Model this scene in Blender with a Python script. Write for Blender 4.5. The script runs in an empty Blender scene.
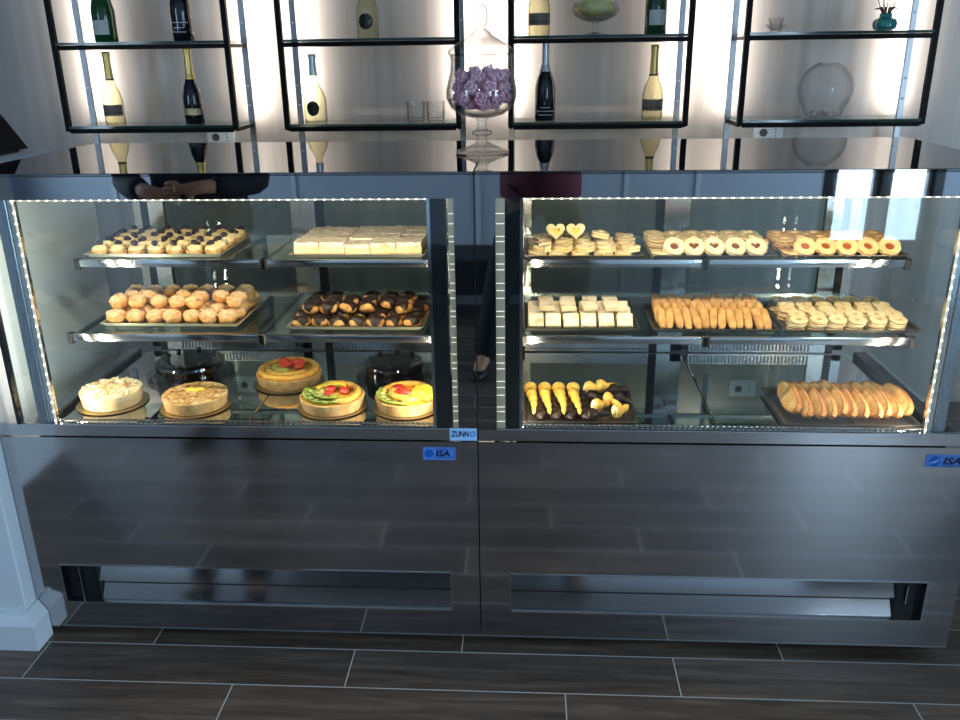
import bpy, bmesh, math, random
from mathutils import Vector, Matrix, noise
random.seed(7)
PI = math.pi
C = bpy.context.scene.collection
scn = bpy.context.scene

# ------------------------------------------------------------------ helpers
def lin(r, g, b):
    f = lambda c: (c/255/12.92) if c/255 <= .04045 else ((c/255+.055)/1.055)**2.4
    return (f(r), f(g), f(b), 1)

def mat(name, col, rough=.5, metal=0, col2=None, scale=60, bump=0, bscale=None, trans=0, ior=1.45, emit=0, ecol=None,
        coat=0, sss=0, spec=.5, detail=3, lo=.35, hi=.65):
    m = bpy.data.materials.new(name); m.use_nodes = True
    nt = m.node_tree; N = nt.nodes; L = nt.links
    p = N['Principled BSDF']
    p.inputs['Base Color'].default_value = col
    p.inputs['Roughness'].default_value = rough
    p.inputs['Metallic'].default_value = metal
    p.inputs['Transmission Weight'].default_value = trans
    p.inputs['IOR'].default_value = ior
    p.inputs['Coat Weight'].default_value = coat
    p.inputs['Specular IOR Level'].default_value = spec
    if sss:
        p.inputs['Subsurface Weight'].default_value = sss
        p.inputs['Subsurface Radius'].default_value = (.01, .006, .003)
    if emit:
        p.inputs['Emission Color'].default_value = ecol or col
        p.inputs['Emission Strength'].default_value = emit
    tc = N.new('ShaderNodeTexCoord')
    if col2:
        oi = N.new('ShaderNodeObjectInfo')
        n = N.new('ShaderNodeTexNoise'); n.noise_dimensions = '4D'
        n.inputs['Scale'].default_value = scale; n.inputs['Detail'].default_value = detail
        L.new(tc.outputs['Object'], n.inputs['Vector'])
        mu = N.new('ShaderNodeMath'); mu.operation = 'MULTIPLY'; mu.inputs[1].default_value = 50
        L.new(oi.outputs['Random'], mu.inputs[0]); L.new(mu.outputs[0], n.inputs['W'])
        r = N.new('ShaderNodeValToRGB')
        r.color_ramp.elements[0].position = lo; r.color_ramp.elements[0].color = col
        r.color_ramp.elements[1].position = hi; r.color_ramp.elements[1].color = col2
        L.new(n.outputs['Fac'], r.inputs['Fac']); L.new(r.outputs['Color'], p.inputs['Base Color'])
    if bump:
        n2 = N.new('ShaderNodeTexNoise'); n2.inputs['Scale'].default_value = bscale or scale*2
        n2.inputs['Detail'].default_value = 4
        L.new(tc.outputs['Object'], n2.inputs['Vector'])
        b = N.new('ShaderNodeBump'); b.inputs['Strength'].default_value = bump; b.inputs['Distance'].default_value = .004
        L.new(n2.outputs['Fac'], b.inputs['Height']); L.new(b.outputs['Normal'], p.inputs['Normal'])
    return m

def thin_glass(name, tint, edge=None, ior=1.5, gloss=1.0, rough=0.0):
    """a thin pane or thin-walled vessel: fresnel mix of clear and mirror"""
    m = bpy.data.materials.new(name); m.use_nodes = True
    nt = m.node_tree; N = nt.nodes; L = nt.links
    for n in list(N):
        if n.type != 'OUTPUT_MATERIAL': N.remove(n)
    out = [n for n in N if n.type == 'OUTPUT_MATERIAL'][0]
    tr = N.new('ShaderNodeBsdfTransparent'); tr.inputs['Color'].default_value = tint
    gl = N.new('ShaderNodeBsdfGlossy'); gl.inputs['Roughness'].default_value = rough
    fr = N.new('ShaderNodeFresnel')
    ge = N.new('ShaderNodeNewGeometry'); e1 = N.new('ShaderNodeMath'); e1.operation = 'MULTIPLY_ADD'; e1.inputs[1].default_value = -2; e1.inputs[2].default_value = 1
    e2 = N.new('ShaderNodeMath'); e2.operation = 'POWER'; e2.inputs[0].default_value = ior
    L.new(ge.outputs['Backfacing'], e1.inputs[0]); L.new(e1.outputs[0], e2.inputs[1]); L.new(e2.outputs[0], fr.inputs['IOR'])
    mx = N.new('ShaderNodeMixShader')
    mu = N.new('ShaderNodeMath'); mu.operation = 'MULTIPLY'; mu.inputs[1].default_value = gloss; mu.use_clamp = True
    L.new(fr.outputs[0], mu.inputs[0]); L.new(mu.outputs[0], mx.inputs[0])
    L.new(tr.outputs[0], mx.inputs[1]); L.new(gl.outputs[0], mx.inputs[2]); L.new(mx.outputs[0], out.inputs[0])
    if edge:
        lw = N.new('ShaderNodeLayerWeight'); lw.inputs['Blend'].default_value = .35
        r = N.new('ShaderNodeValToRGB')
        r.color_ramp.elements[0].position = .25; r.color_ramp.elements[0].color = tint
        r.color_ramp.elements[1].position = .95; r.color_ramp.elements[1].color = edge
        L.new(lw.outputs['Facing'], r.inputs[0]); L.new(r.outputs[0], tr.inputs['Color'])
    return m

def new(): return bmesh.new()
def box(bm, x0, x1, y0, y1, z0, z1, bev=0, rot=None, piv=None, seg=1):
    r = bmesh.ops.create_cube(bm, size=1)
    vs = r['verts']
    for v in vs:
        v.co = Vector(((x0+x1)/2+v.co.x*(x1-x0), (y0+y1)/2+v.co.y*(y1-y0), (z0+z1)/2+v.co.z*(z1-z0)))
    if bev:
        es = list({e for v in vs for e in v.link_edges})
        rr = bmesh.ops.bevel(bm, geom=es, offset=bev, segments=seg, affect='EDGES', profile=.7)
        vs = list({v for f in rr['faces'] for v in f.verts} | {v for v in vs if v.is_valid})
    if rot:
        bmesh.ops.rotate(bm, verts=vs, cent=piv or Vector(((x0+x1)/2, (y0+y1)/2, (z0+z1)/2)), matrix=rot)
    return vs
def lathe(bm, prof, seg=24, cx=0, cy=0, cz=0, sx=1, sy=1, cap=True):
    """profile of (radius, z) from bottom to top"""
    rings = []
    for r, z in prof:
        if r < 1e-6:
            rings.append([bm.verts.new((cx, cy, cz+z))])
        else:
            rings.append([bm.verts.new((cx+r*sx*math.cos(2*PI*i/seg), cy+r*sy*math.sin(2*PI*i/seg), cz+z)) for i in range(seg)])
    for a, b in zip(rings, rings[1:]):
        for i in range(seg):
            j = (i+1) % seg
            if len(a) == 1 and len(b) == 1: continue
            if len(a) == 1: bm.faces.new((a[0], b[j], b[i]))
            elif len(b) == 1: bm.faces.new((a[i], a[j], b[0]))
            else: bm.faces.new((a[i], a[j], b[j], b[i]))
    if cap:
        if len(rings[0]) > 1: bm.faces.new(list(reversed(rings[0])))
        if len(rings[-1]) > 1: bm.faces.new(rings[-1])
    return [v for r in rings for v in r]
def tube(bm, pts, r, seg=8, cap=True):
    pts = [Vector(p) for p in pts]
    rs = r if isinstance(r, (list, tuple)) else [r]*len(pts)
    rings = []; up = None
    for i, p in enumerate(pts):
        d = (pts[min(i+1, len(pts)-1)]-pts[max(i-1, 0)]).normalized()
        if up is None: up = Vector((0, 0, 1)) if abs(d.z) < .9 else Vector((1, 0, 0))
        s = d.cross(up).normalized(); u = s.cross(d).normalized(); up = u
        rings.append([bm.verts.new(p+rs[i]*(math.cos(2*PI*k/seg)*s+math.sin(2*PI*k/seg)*u)) for k in range(seg)])
    for a, b in zip(rings, rings[1:]):
        for k in range(seg):
            bm.faces.new((a[k], b[k], b[(k+1) % seg], a[(k+1) % seg]))
    if cap:
        bm.faces.new(rings[0]); bm.faces.new(list(reversed(rings[-1])))
    return [v for r_ in rings for v in r_]
def blob(bm, c, rad, amp=0, freq=40, sub=3, sc=(1, 1, 1), seed=0, flat=None):
    r = bmesh.ops.create_icosphere(bm, subdivisions=sub, radius=1)
    for v in r['verts']:
        d = v.co.normalized()
        k = 1+amp*noise.noise(d*freq*rad+Vector((seed*7.3, seed*3.1, seed)))
        if amp > .05: k += amp*.5*noise.noise(d*freq*rad*2.7+Vector((seed, 4, 1)))
        q = Vector((d.x*sc[0], d.y*sc[1], d.z*sc[2]))*rad*k
        if flat is not None and q.z < flat: q.z = flat
        v.co = Vector(c)+q
    return r['verts']
def prism(bm, pts, y0, y1):
    """polygon in XZ extruded along Y"""
    a = [bm.verts.new((x, y0, z)) for x, z in pts]; b = [bm.verts.new((x, y1, z)) for x, z in pts]
    bm.faces.new(a); bm.faces.new(list(reversed(b)))
    n = len(pts)
    for i in range(n): bm.faces.new((a[i], b[i], b[(i+1) % n], a[(i+1) % n]))
def mesh(name, bm, m, smooth=False):
    bmesh.ops.recalc_face_normals(bm, faces=bm.faces)
    me = bpy.data.meshes.new(name); bm.to_mesh(me); bm.free()
    for mm in (m if isinstance(m, (list, tuple)) else [m]): me.materials.append(mm)
    if smooth:
        for p in me.polygons: p.use_smooth = True
        if smooth != 'all':
            try: me.set_sharp_from_angle(angle=math.radians(40))
            except Exception: pass
    return me
def put(name, me, parent=None, loc=(0, 0, 0), rot=(0, 0, 0), scale=1):
    o = bpy.data.objects.new(name, me); C.objects.link(o)
    o.location = loc; o.rotation_euler = rot
    o.scale = (scale,)*3 if isinstance(scale, (int, float)) else scale
    if parent: o.parent = parent
    return o
def obj(name, bm, m, parent=None, smooth=False, loc=(0, 0, 0), rot=(0, 0, 0), label=None):
    o = put(name, mesh(name, bm, m, smooth), parent, loc, rot)
    if label: o['label'] = label
    return o
def tag(o, label, cat, group=None):
    o['label'] = label; o['category'] = cat
    if group: o['group'] = group
    return o
def thing(name, label, cat, loc=(0, 0, 0), rot=(0, 0, 0), group=None):
    o = bpy.data.objects.new(name, None); C.objects.link(o); o.empty_display_size = .05
    o.location = loc; o.rotation_euler = rot
    return tag(o, label, cat, group)
def struct(name, bm, m, smooth=False, parent=None):
    o = obj(name, bm, m, parent, smooth)
    if not parent: o['kind'] = 'structure'
    return o
def inst(name, parts, label, cat, loc, rot=(0, 0, 0), group=None, scale=1):
    """parts: list of (name, mesh, [subparts])"""
    t = thing(name, label, cat, loc, rot, group)
    t.scale = (scale,)*3 if isinstance(scale, (int, float)) else scale
    for pn, me, sub in parts:
        o = put(pn, me, t)
        for sn, sm in sub: put(sn, sm, o)
    return t
ORD = ['first', 'second', 'third', 'fourth', 'fifth', 'sixth', 'seventh', 'eighth', 'ninth', 'tenth', 'eleventh', 'twelfth', 'thirteenth', 'fourteenth']
def place_words(i, n, r, rows):
    a = 'leftmost' if i == 0 else ('rightmost' if i == n-1 else ORD[i]+' from left')
    b = 'front row' if r == 0 else ('back row' if r == rows-1 else ORD[r]+' row')
    return a+' in '+b
def RX(a): return Matrix.Rotation(a, 3, 'X')
def RY(a): return Matrix.Rotation(a, 3, 'Y')
def RZ(a): return Matrix.Rotation(a, 3, 'Z')

# ------------------------------------------------------------------ materials
def steel_brushed(name, col, rough, axis='X', amt=.25):
    m = mat(name, col, rough, 1)
    N = m.node_tree.nodes; L = m.node_tree.links; p = N['Principled BSDF']
    tc = N.new('ShaderNodeTexCoord'); mp = N.new('ShaderNodeMapping')
    mp.inputs['Scale'].default_value = (2, 2, 300) if axis == 'X' else (300, 300, 2)
    n = N.new('ShaderNodeTexNoise'); n.inputs['Scale'].default_value = 3; n.inputs['Detail'].default_value = 3
    L.new(tc.outputs['Object'], mp.inputs[0]); L.new(mp.outputs[0], n.inputs['Vector'])
    r = N.new('ShaderNodeMapRange'); r.inputs[3].default_value = rough*(1-amt); r.inputs[4].default_value = rough*(1+amt)
    L.new(n.outputs['Fac'], r.inputs[0]); L.new(r.outputs[0], p.inputs['Roughness'])
    return m
M = {}
M['panel'] = steel_brushed('brushed_steel_panel', (.50, .50, .51, 1), .085)
M['strip'] = steel_brushed('steel_strip', (.55, .55, .56, 1), .12)
M['baffle'] = steel_brushed('polished_baffle', (.34, .34, .35, 1), .10, 'Z', .6)
M['chrome'] = mat('chrome', (.72, .72, .72, 1), .12, 1)
M['mirror'] = mat('mirror_steel', (.62, .64, .63, 1), .03, 1)
M['steel'] = steel_brushed('satin_steel', (.55, .55, .55, 1), .22, 'Z')
M['postblue'] = steel_brushed('anodised_post', (.30, .33, .38, 1), .28, 'Z')
M['darkpost'] = mat('dark_post', (.012, .014, .015, 1), .12, .0)
M['black'] = mat('black_metal', (.005, .005, .006, 1), .5, spec=.12)
M['rearsteel'] = steel_brushed('grey_steel_post', (.26, .26, .27, 1), .35, 'Z')
M['blackgloss'] = mat('black_back_painted_glass', (.003, .0035, .004, 1), .02, ior=3.2)
M['topglass'] = mat('black_top_glass', (.004, .005, .006, 1), .015, ior=2.3)
M['matteblack'] = mat('matte_black', (.01, .01, .011, 1), .6)
M['deadblack'] = mat('dull_black', (.006, .006, .007, 1), .7, spec=.08)
M['plastic'] = mat('black_plastic', (.01, .01, .01, 1), .35)
M['glass'] = thin_glass('clear_pane', (.955, .975, .965, 1), ior=1.5)
M['shelfglass'] = thin_glass('shelf_pane', (.80, .90, .87, 1), ior=1.5)
M['doorglass'] = thin_glass('tinted_rear_pane', (.74, .80, .78, 1), ior=1.5)
M['glassedge'] = mat('green_glass_edge', (.012, .045, .038, 1), .1, ior=1.5)
M['vessel'] = thin_glass('blown_glass', (.97, .97, .97, 1), (.16, .16, .18, 1), ior=1.5)
M['faintvessel'] = thin_glass('fine_glass', (.985, .985, .985, 1), (.74, .74, .74, 1), ior=1.3)
M['led'] = mat('led_diode', (1, .95, .8, 1), .4, emit=5, ecol=(1, .90, .70, 1))
M['ledline'] = mat('led_diffuser', (.8, .76, .66, 1), .4, emit=.45, ecol=(1, .88, .66, 1))
M['tapediode'] = mat('tape_diode', (1, .95, .8, 1), .4, emit=1.1, ecol=(1, .90, .68, 1))
M['ledbar'] = mat('led_tape', (.55, .52, .42, 1), .3, .6, emit=.10, ecol=(1, .86, .6, 1))
M['white'] = mat('white_wall_paint', lin(214, 220, 226), .55)
M['bluewall'] = mat('painted_wall', lin(190, 200, 214), .6)
M['ceil'] = mat('ceiling_paint', lin(180, 182, 186), .8)
M['trayw'] = mat('silver_tray', (.78, .74, .64, 1), .28, .85)
M['trayd'] = mat('dark_steel_tray', (.16, .15, .14, 1), .3, .8)
M['pastry'] = mat('baked_pastry', lin(232, 180, 104), .6, col2=lin(196, 130, 62), scale=45, bump=.25, sss=.05)
M['shortcrust'] = mat('shortcrust', lin(236, 200, 140), .6, col2=lin(214, 160, 94), scale=45, bump=.2)
M['choux'] = mat('choux', lin(242, 192, 116), .65, col2=lin(216, 146, 78), scale=55, bump=.5, bscale=140)
M['sugar'] = mat('sugar_crumb', lin(246, 216, 170), .8, col2=lin(218, 166, 116), scale=160, bump=.7, bscale=260)
M['cream'] = mat('whipped_cream', lin(250, 232, 184), .5, col2=lin(240, 214, 150), scale=40, sss=.1)
M['custard'] = mat('custard', lin(254, 214, 92), .45, col2=lin(250, 196, 66), scale=40)
M['hornpastry'] = mat('yellow_cream_pastry', lin(248, 206, 96), .5, col2=lin(232, 172, 70), scale=60, bump=.3, bscale=120)
M['icing'] = mat('powdered_sugar', lin(248, 236, 208), .9, col2=lin(216, 176, 126), scale=45, bump=.5, bscale=300, lo=.5, hi=.72)
M['berry'] = mat('blueberry', (.012, .008, .018, 1), .3, col2=(.03, .02, .04, 1))
M['choc'] = mat('chocolate_glaze', (.016, .009, .007, 1), .42, col2=(.028, .015, .011, 1), bump=.3, bscale=120, spec=.35)
M['blackglaze'] = mat('mirror_glaze', (.004, .003, .003, 1), .04, coat=1)
M['biscuit'] = mat('biscuit', lin(244, 208, 148), .7, col2=lin(226, 176, 112), scale=40, bump=.3)
M['pale'] = mat('pale_biscuit', lin(250, 232, 182), .75, col2=lin(240, 208, 150), scale=30, bump=.35, bscale=200)
M['cantuccio'] = mat('almond_biscuit', lin(224, 176, 108), .75, col2=lin(190, 134, 72), scale=50, bump=.5, bscale=150)
M['slice'] = mat('rusk_slice', lin(244, 208, 138), .75, col2=lin(220, 166, 96), scale=40, bump=.5, bscale=160)
M['crust'] = mat('rusk_crust', lin(206, 148, 84), .75, col2=lin(168, 106, 52), scale=50, bump=.5, bscale=160)
M['jam'] = mat('apricot_jam', (.35, .09, .03, 1), .15, coat=.5)
M['cocoajam'] = mat('hazelnut_filling', (.16, .055, .018, 1), .25, coat=.3)
M['kiwi'] = mat('kiwi_slice', lin(142, 168, 50), .25, col2=lin(176, 196, 86), scale=90, coat=.6)
M['kiwiheart'] = mat('kiwi_heart', lin(226, 226, 160), .3, coat=.5)
M['kiwiseed'] = mat('kiwi_seeds', (.02, .02, .01, 1), .3)
M['straw'] = mat('strawberry', lin(206, 40, 32), .22, col2=lin(232, 90, 64), scale=60, coat=.7)
M['peach'] = mat('peach_slice', lin(250, 170, 64), .25, col2=lin(252, 200, 100), scale=50, coat=.6)
M['pine'] = mat('pineapple', lin(250, 226, 70), .3, col2=lin(240, 200, 60), scale=60, coat=.5)
M['grape'] = mat('green_fruit', lin(176, 160, 70), .25, coat=.6)
M['doily'] = mat('gold_board', (.42, .31, .15, 1), .3, .8)
M['wire'] = mat('dark_wire', (.05, .045, .04, 1), .3, .8)
M['almond'] = mat('almond_flake', lin(255, 246, 222), .6, col2=lin(240, 214, 160), scale=80)
M['almondtoast'] = mat('toasted_flake', lin(244, 214, 150), .6, col2=lin(186, 128, 66), scale=70)
M['rose'] = mat('sugar_rose', lin(246, 200, 212), .6, col2=lin(226, 160, 184), scale=40, bump=.3, sss=.1)
M['goldfoil'] = mat('gold_foil', (.62, .46, .16, 1), .3, 1, bump=.3, bscale=120)
M['silverfoil'] = mat('silver_foil', (.62, .62, .64, 1), .3, 1, bump=.3, bscale=120)
M['wineglass'] = thin_glass('pale_wine_bottle', (.90, .87, .68, 1), (.22, .20, .10, 1), ior=1.45)
M['clearbottle'] = thin_glass('clear_bottle', (.91, .89, .72, 1), (.22, .21, .14, 1), ior=1.45)
M['greenbottle'] = mat('green_bottle', (.008, .06, .014, 1), .06, coat=.3)
M['darkbottle'] = mat('dark_bottle', (.004, .006, .010, 1), .06, coat=.3)
M['lab_white'] = mat('pale_label', lin(196, 200, 192), .5)
M['lab_taupe'] = mat('taupe_label', lin(120, 108, 96), .5)
M['lab_dark'] = mat('dark_label', (.012, .012, .012, 1), .5)
M['lab_gold'] = mat('gold_label', (.50, .42, .24, 1), .4, .6)
M['lab_line'] = mat('label_print', lin(190, 196, 200), .5)
M['teal'] = mat('teal_glass', (.02, .22, .20, 1), .1, coat=.5)
M['tealliq'] = mat('diffuser_oil', (.01, .12, .11, 1), .1)
M['reed'] = mat('reed', (.05, .04, .03, 1), .7)
M['yellowstuff'] = mat('yellow_sweets', lin(246, 236, 150), .6, col2=lin(250, 244, 186), scale=60, sss=.4, bump=.8, bscale=70)
M['socket'] = mat('white_plastic', lin(246, 246, 244), .35)
M['socketgrey'] = mat('grey_plastic', lin(90, 90, 92), .5)
M['stick_blue'] = mat('pale_blue_sticker', lin(150, 190, 232), .4, emit=.0)
M['stick_mid'] = mat('blue_sticker', lin(76, 124, 196), .4)
M['stick_deep'] = mat('deep_blue_print', lin(24, 84, 170), .4)
M['stick_navy'] = mat('navy_print', lin(8, 20, 62), .4)
M['stick_light'] = mat('light_blue_print', lin(120, 190, 246), .4)
M['frame'] = mat('dark_window_frame', (.012, .014, .018, 1), .35)
M['red'] = mat('red_banner', lin(200, 40, 70), .6)
M['skin'] = mat('skin', lin(206, 152, 122), .55, sss=.1)
M['hair'] = mat('dark_hair', (.02, .014, .01, 1), .6, bump=.5, bscale=200)
M['maroon'] = mat('maroon_knit', lin(92, 22, 40), .8, bump=.3, bscale=300)
M['navycloth'] = mat('dark_trouser_cloth', (.010, .011, .016, 1), .85)
M['jacket'] = mat('dark_jacket_cloth', (.012, .012, .022, 1), .8)
M['shoe'] = mat('dark_shoe', (.012, .012, .014, 1), .45)
M['eye'] = mat('eye_white', (.8, .8, .78, 1), .2)
M['iris'] = mat('eye_iris', (.03, .02, .01, 1), .2)
M['lip'] = mat('lip', lin(176, 96, 88), .5)

def floor_material():
    m = bpy.data.materials.new('wood_look_floor_tiles'); m.use_nodes = True
    nt = m.node_tree; N = nt.nodes; L = nt.links; p = N['Principled BSDF']
    def math_(op, a, b=None, c=None):
        n = N.new('ShaderNodeMath'); n.operation = op
        for i, v in enumerate((a, b, c)):
            if v is None: continue
            if isinstance(v, (int, float)): n.inputs[i].default_value = v
            else: L.new(v, n.inputs[i])
        return n.outputs[0]
    tc = N.new('ShaderNodeTexCoord'); sp = N.new('ShaderNodeSeparateXYZ'); L.new(tc.outputs['Object'], sp.inputs[0])
    X, Y = sp.outputs[0], sp.outputs[1]
    w, ln, y0 = .1539, .9, -.0383
    v = math_('DIVIDE', math_('SUBTRACT', Y, y0), w)
    row = math_('FLOOR', v)
    # rows above the first joint (row 0) start at x=-.9534; each row nearer the viewer shifts by -.306
    u = math_('DIVIDE', math_('SUBTRACT', math_('SUBTRACT', X, -.9534), math_('MULTIPLY', row, .306)), ln)
    col = math_('FLOOR', u)
    fu = math_('FRACT', u); fv = math_('FRACT', v)
    g = .0016
    du = math_('MULTIPLY', math_('MINIMUM', fu, math_('SUBTRACT', 1, fu)), ln)
    dv = math_('MULTIPLY', math_('MINIMUM', fv, math_('SUBTRACT', 1, fv)), w)
    d = math_('MINIMUM', du, dv)
    grout = math_('LESS_THAN', d, g)
    idv = math_('ADD', math_('MULTIPLY', row, 12.989), math_('MULTIPLY', col, 78.233))
    rnd = math_('FRACT', math_('MULTIPLY', math_('SINE', idv), 43758.5))
    # grain stretched along the plank
    cb = N.new('ShaderNodeCombineXYZ')
    L.new(math_('ADD', math_('MULTIPLY', X, 2.2), math_('MULTIPLY', rnd, 40)), cb.inputs[0])
    L.new(math_('MULTIPLY', Y, 26), cb.inputs[1]); L.new(math_('MULTIPLY', rnd, 30), cb.inputs[2])
    n1 = N.new('ShaderNodeTexNoise'); n1.inputs['Scale'].default_value = 1.3; n1.inputs['Detail'].default_value = 7; n1.inputs['Roughness'].default_value = .6
    n1.inputs['Distortion'].default_value = .6
    L.new(cb.outputs[0], n1.inputs['Vector'])
    r = N.new('ShaderNodeValToRGB')
    r.color_ramp.elements[0].position = .3; r.color_ramp.elements[0].color = lin(63, 52, 44)
    r.color_ramp.elements[1].position = .75; r.color_ramp.elements[1].color = lin(126, 108, 94)
    e = r.color_ramp.elements.new(.52); e.color = lin(93, 78, 67)
    L.new(n1.outputs['Fac'], r.inputs[0])
    hs = N.new('ShaderNodeHueSaturation')
    L.new(r.outputs[0], hs.inputs['Color']); L.new(math_('ADD', math_('MULTIPLY', rnd, .5), .72), hs.inputs['Value'])
    mx = N.new('ShaderNodeMix'); mx.data_type = 'RGBA'
    L.new(grout, mx.inputs[0]); L.new(hs.outputs[0], mx.inputs[6]); mx.inputs[7].default_value = lin(190, 188, 186)
    L.new(mx.outputs[2], p.inputs['Base Color'])
    rr = math_('ADD', math_('MULTIPLY', n1.outputs['Fac'], .2), .3)
    L.new(rr, p.inputs['Roughness'])
    bp = N.new('ShaderNodeBump'); bp.inputs['Strength'].default_value = .15; bp.inputs['Distance'].default_value = .002
    L.new(math_('SUBTRACT', n1.outputs['Fac'], grout), bp.inputs['Height']); L.new(bp.outputs[0], p.inputs['Normal'])
    return m
M['floor'] = floor_material()

def back_wall_material():
    m = bpy.data.materials.new('satin_taupe_wallcovering'); m.use_nodes = True
    nt = m.node_tree; N = nt.nodes; L = nt.links; p = N['Principled BSDF']
    tc = N.new('ShaderNodeTexCoord'); mp = N.new('ShaderNodeMapping'); mp.inputs['Scale'].default_value = (9, 1, .25)
    L.new(tc.outputs['Object'], mp.inputs[0])
    n = N.new('ShaderNodeTexNoise'); n.inputs['Scale'].default_value = 2; n.inputs['Detail'].default_value = 5
    L.new(mp.outputs[0], n.inputs['Vector'])
    r = N.new('ShaderNodeValToRGB')
    r.color_ramp.elements[0].position = .3; r.color_ramp.elements[0].color = lin(174, 164, 155)
    r.color_ramp.elements[1].position = .7; r.color_ramp.elements[1].color = lin(198, 188, 179)
    L.new(n.outputs['Fac'], r.inputs[0]); L.new(r.outputs[0], p.inputs['Base Color'])
    p.inputs['Roughness'].default_value = .5; p.inputs['Metallic'].default_value = .08
    return m
M['wallcov'] = back_wall_material()

# ------------------------------------------------------------------ camera
f_px = 849.68
R = ((0.99840653, 0.05487603, -0.01315415), (0.006443, -0.34243225, -0.93952043), (-0.05606155, 0.93793858, -0.34224016))
cam = bpy.data.cameras.new('camera'); cam.sensor_width = 36; cam.lens = f_px/960*36; cam.clip_start = .02
co = bpy.data.objects.new('camera', cam); C.objects.link(co)
right, down, fwd = Vector(R[0]), Vector(R[1]), Vector(R[2])
mw = Matrix((right, -down, -fwd)).transposed().to_4x4(); mw.translation = Vector((.1292, -2.0203, 1.61))
co.matrix_world = mw; scn.camera = co

# ------------------------------------------------------------------ the room
YB, YF, XL, XR, ZC = 1.85, -3.5, -3.3, 3.4, 2.9
bm = new(); box(bm, XL-.1, XR+.1, YF-.1, YB+.1, -.1, 0); struct('floor', bm, M['floor'])
bm = new(); box(bm, XL-.1, XR+.1, YF-.1, YB+.1, ZC, ZC+.1); struct('ceiling', bm, M['ceil'])
bm = new(); box(bm, XL-.1, XR+.1, YB, YB+.1, 0, ZC); struct('wall_back', bm, M['wallcov'])
bm = new()
box(bm, XL-.1, XL, -1.5, YB, 0, ZC); box(bm, XL-.1, XL, YF, -3.1, 0, ZC); box(bm, XL-.1, XL, -3.1, -1.5, 0, .45); box(bm, XL-.1, XL, -3.1, -1.5, 2.35, ZC)
struct('wall_left', bm, M['bluewall'])
w2 = bpy.data.objects.new('added_window_left', None); C.objects.link(w2); w2['kind'] = 'structure'  # unseen window, added to let more light onto the street wall
bm = new()
for y0 in (-3.1, -2.33, -1.56): box(bm, XL-.08, XL+.01, y0, y0+.06, .45, 2.35, .003)
for z0 in (.45, 2.29): box(bm, XL-.08, XL+.01, -3.1, -1.5, z0, z0+.06, .003)
obj('window_frame', bm, mat('window_frame_dark', (.012, .014, .018, 1), .35), w2)
bm = new(); box(bm, XL-.036, XL-.03, -3.05, -1.55, .5, 2.3); obj('window_pane', bm, M['glass'], w2)
# right wall with a large opening for the added window
bm = new()
box(bm, XR, XR+.1, -1.0, YB, 0, ZC); box(bm, XR, XR+.1, YF, -3.0, 0, ZC)
box(bm, XR, XR+.1, -3.0, -1.0, 0, .25); box(bm, XR, XR+.1, -3.0, -1.0, 2.35, ZC)
struct('wall_right', bm, M['bluewall'])
# front (street side) wall with the glazed entrance
DX0, DX1 = 1.985, 2.72
bm = new()
box(bm, XL-.1, DX0, YF-.1, YF, 0, ZC); box(bm, DX1, XR+.1, YF-.1, YF, 0, ZC); box(bm, DX0, DX1, YF-.1, YF, 2.35, ZC)
struct('wall_front', bm, M['bluewall'])
# side wall pieces beside the counter run (seen mirrored in the steel front)
bm = new(); box(bm, -2.0, -1.88, -1.2, -.051, 0, ZC, .002); struct('wall_side_left', bm, M['white'])
bm = new(); box(bm, 1.92, 2.04, -1.05, .7, 0, ZC, .002); struct('wall_side_right', bm, M['white'])
# low white return wall on the left of the counter, with its skirting
bm = new(); box(bm, -2.0, -1.302, -.05, .72, 0, 1.33, .003); struct('wall_return', bm, M['white'])
bm = new()
def skirt(bm, pts, h=.105, t=.02):
    prof = [(0, 0), (t, 0), (t, h*.68), (t*.75, h*.8), (t*.4, h*.9), (t*.3, h), (0, h)]
    P = [Vector(p) for p in pts]; rings = []
    for i, p in enumerate(P):
        dirs = []
        if i: dirs.append((P[i]-P[i-1]).normalized())
        if i < len(P)-1: dirs.append((P[i+1]-P[i]).normalized())
        ns = [Vector((d.y, -d.x, 0)) for d in dirs]
        n = sum(ns, Vector()); n = n/(n.length**2)*len(ns) if len(ns) > 1 else n
        if len(ns) > 1: n = (ns[0]+ns[1])/(1+ns[0].dot(ns[1]))
        rings.append([bm.verts.new(p+n*a+Vector((0, 0, z))) for a, z in prof])
    for a, b in zip(rings, rings[1:]):
        for k in range(len(prof)): bm.faces.new((a[k], b[k], b[(k+1) % len(prof)], a[(k+1) % len(prof)]))
    bm.faces.new(rings[0]); bm.faces.new(rings[-1])
skirt(bm, [(-1.88, -.05, 0), (-1.302, -.05, 0), (-1.302, -.0015, 0)], .12, .03)
struct('baseboard_left', bm, M['white'])
bm = new(); skirt(bm, [(XL, YF, 0), (XL, YF, 0)][:1]+[(DX0-.1, YF, 0)], .09, .015) if False else box(bm, XL, DX0-.06, YF, YF+.015, 0, .1, .003)
struct('baseboard_front', bm, M['white'])
# wall panel joints on the street wall (seen mirrored in the glass band)
bm = new()
for x in (-2.6, -1.75, -1.4, -.2, .75, 1.2): box(bm, x-.012, x+.012, YF, YF+.012, .1, ZC)
struct('trim_1', bm, M['white'])

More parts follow.
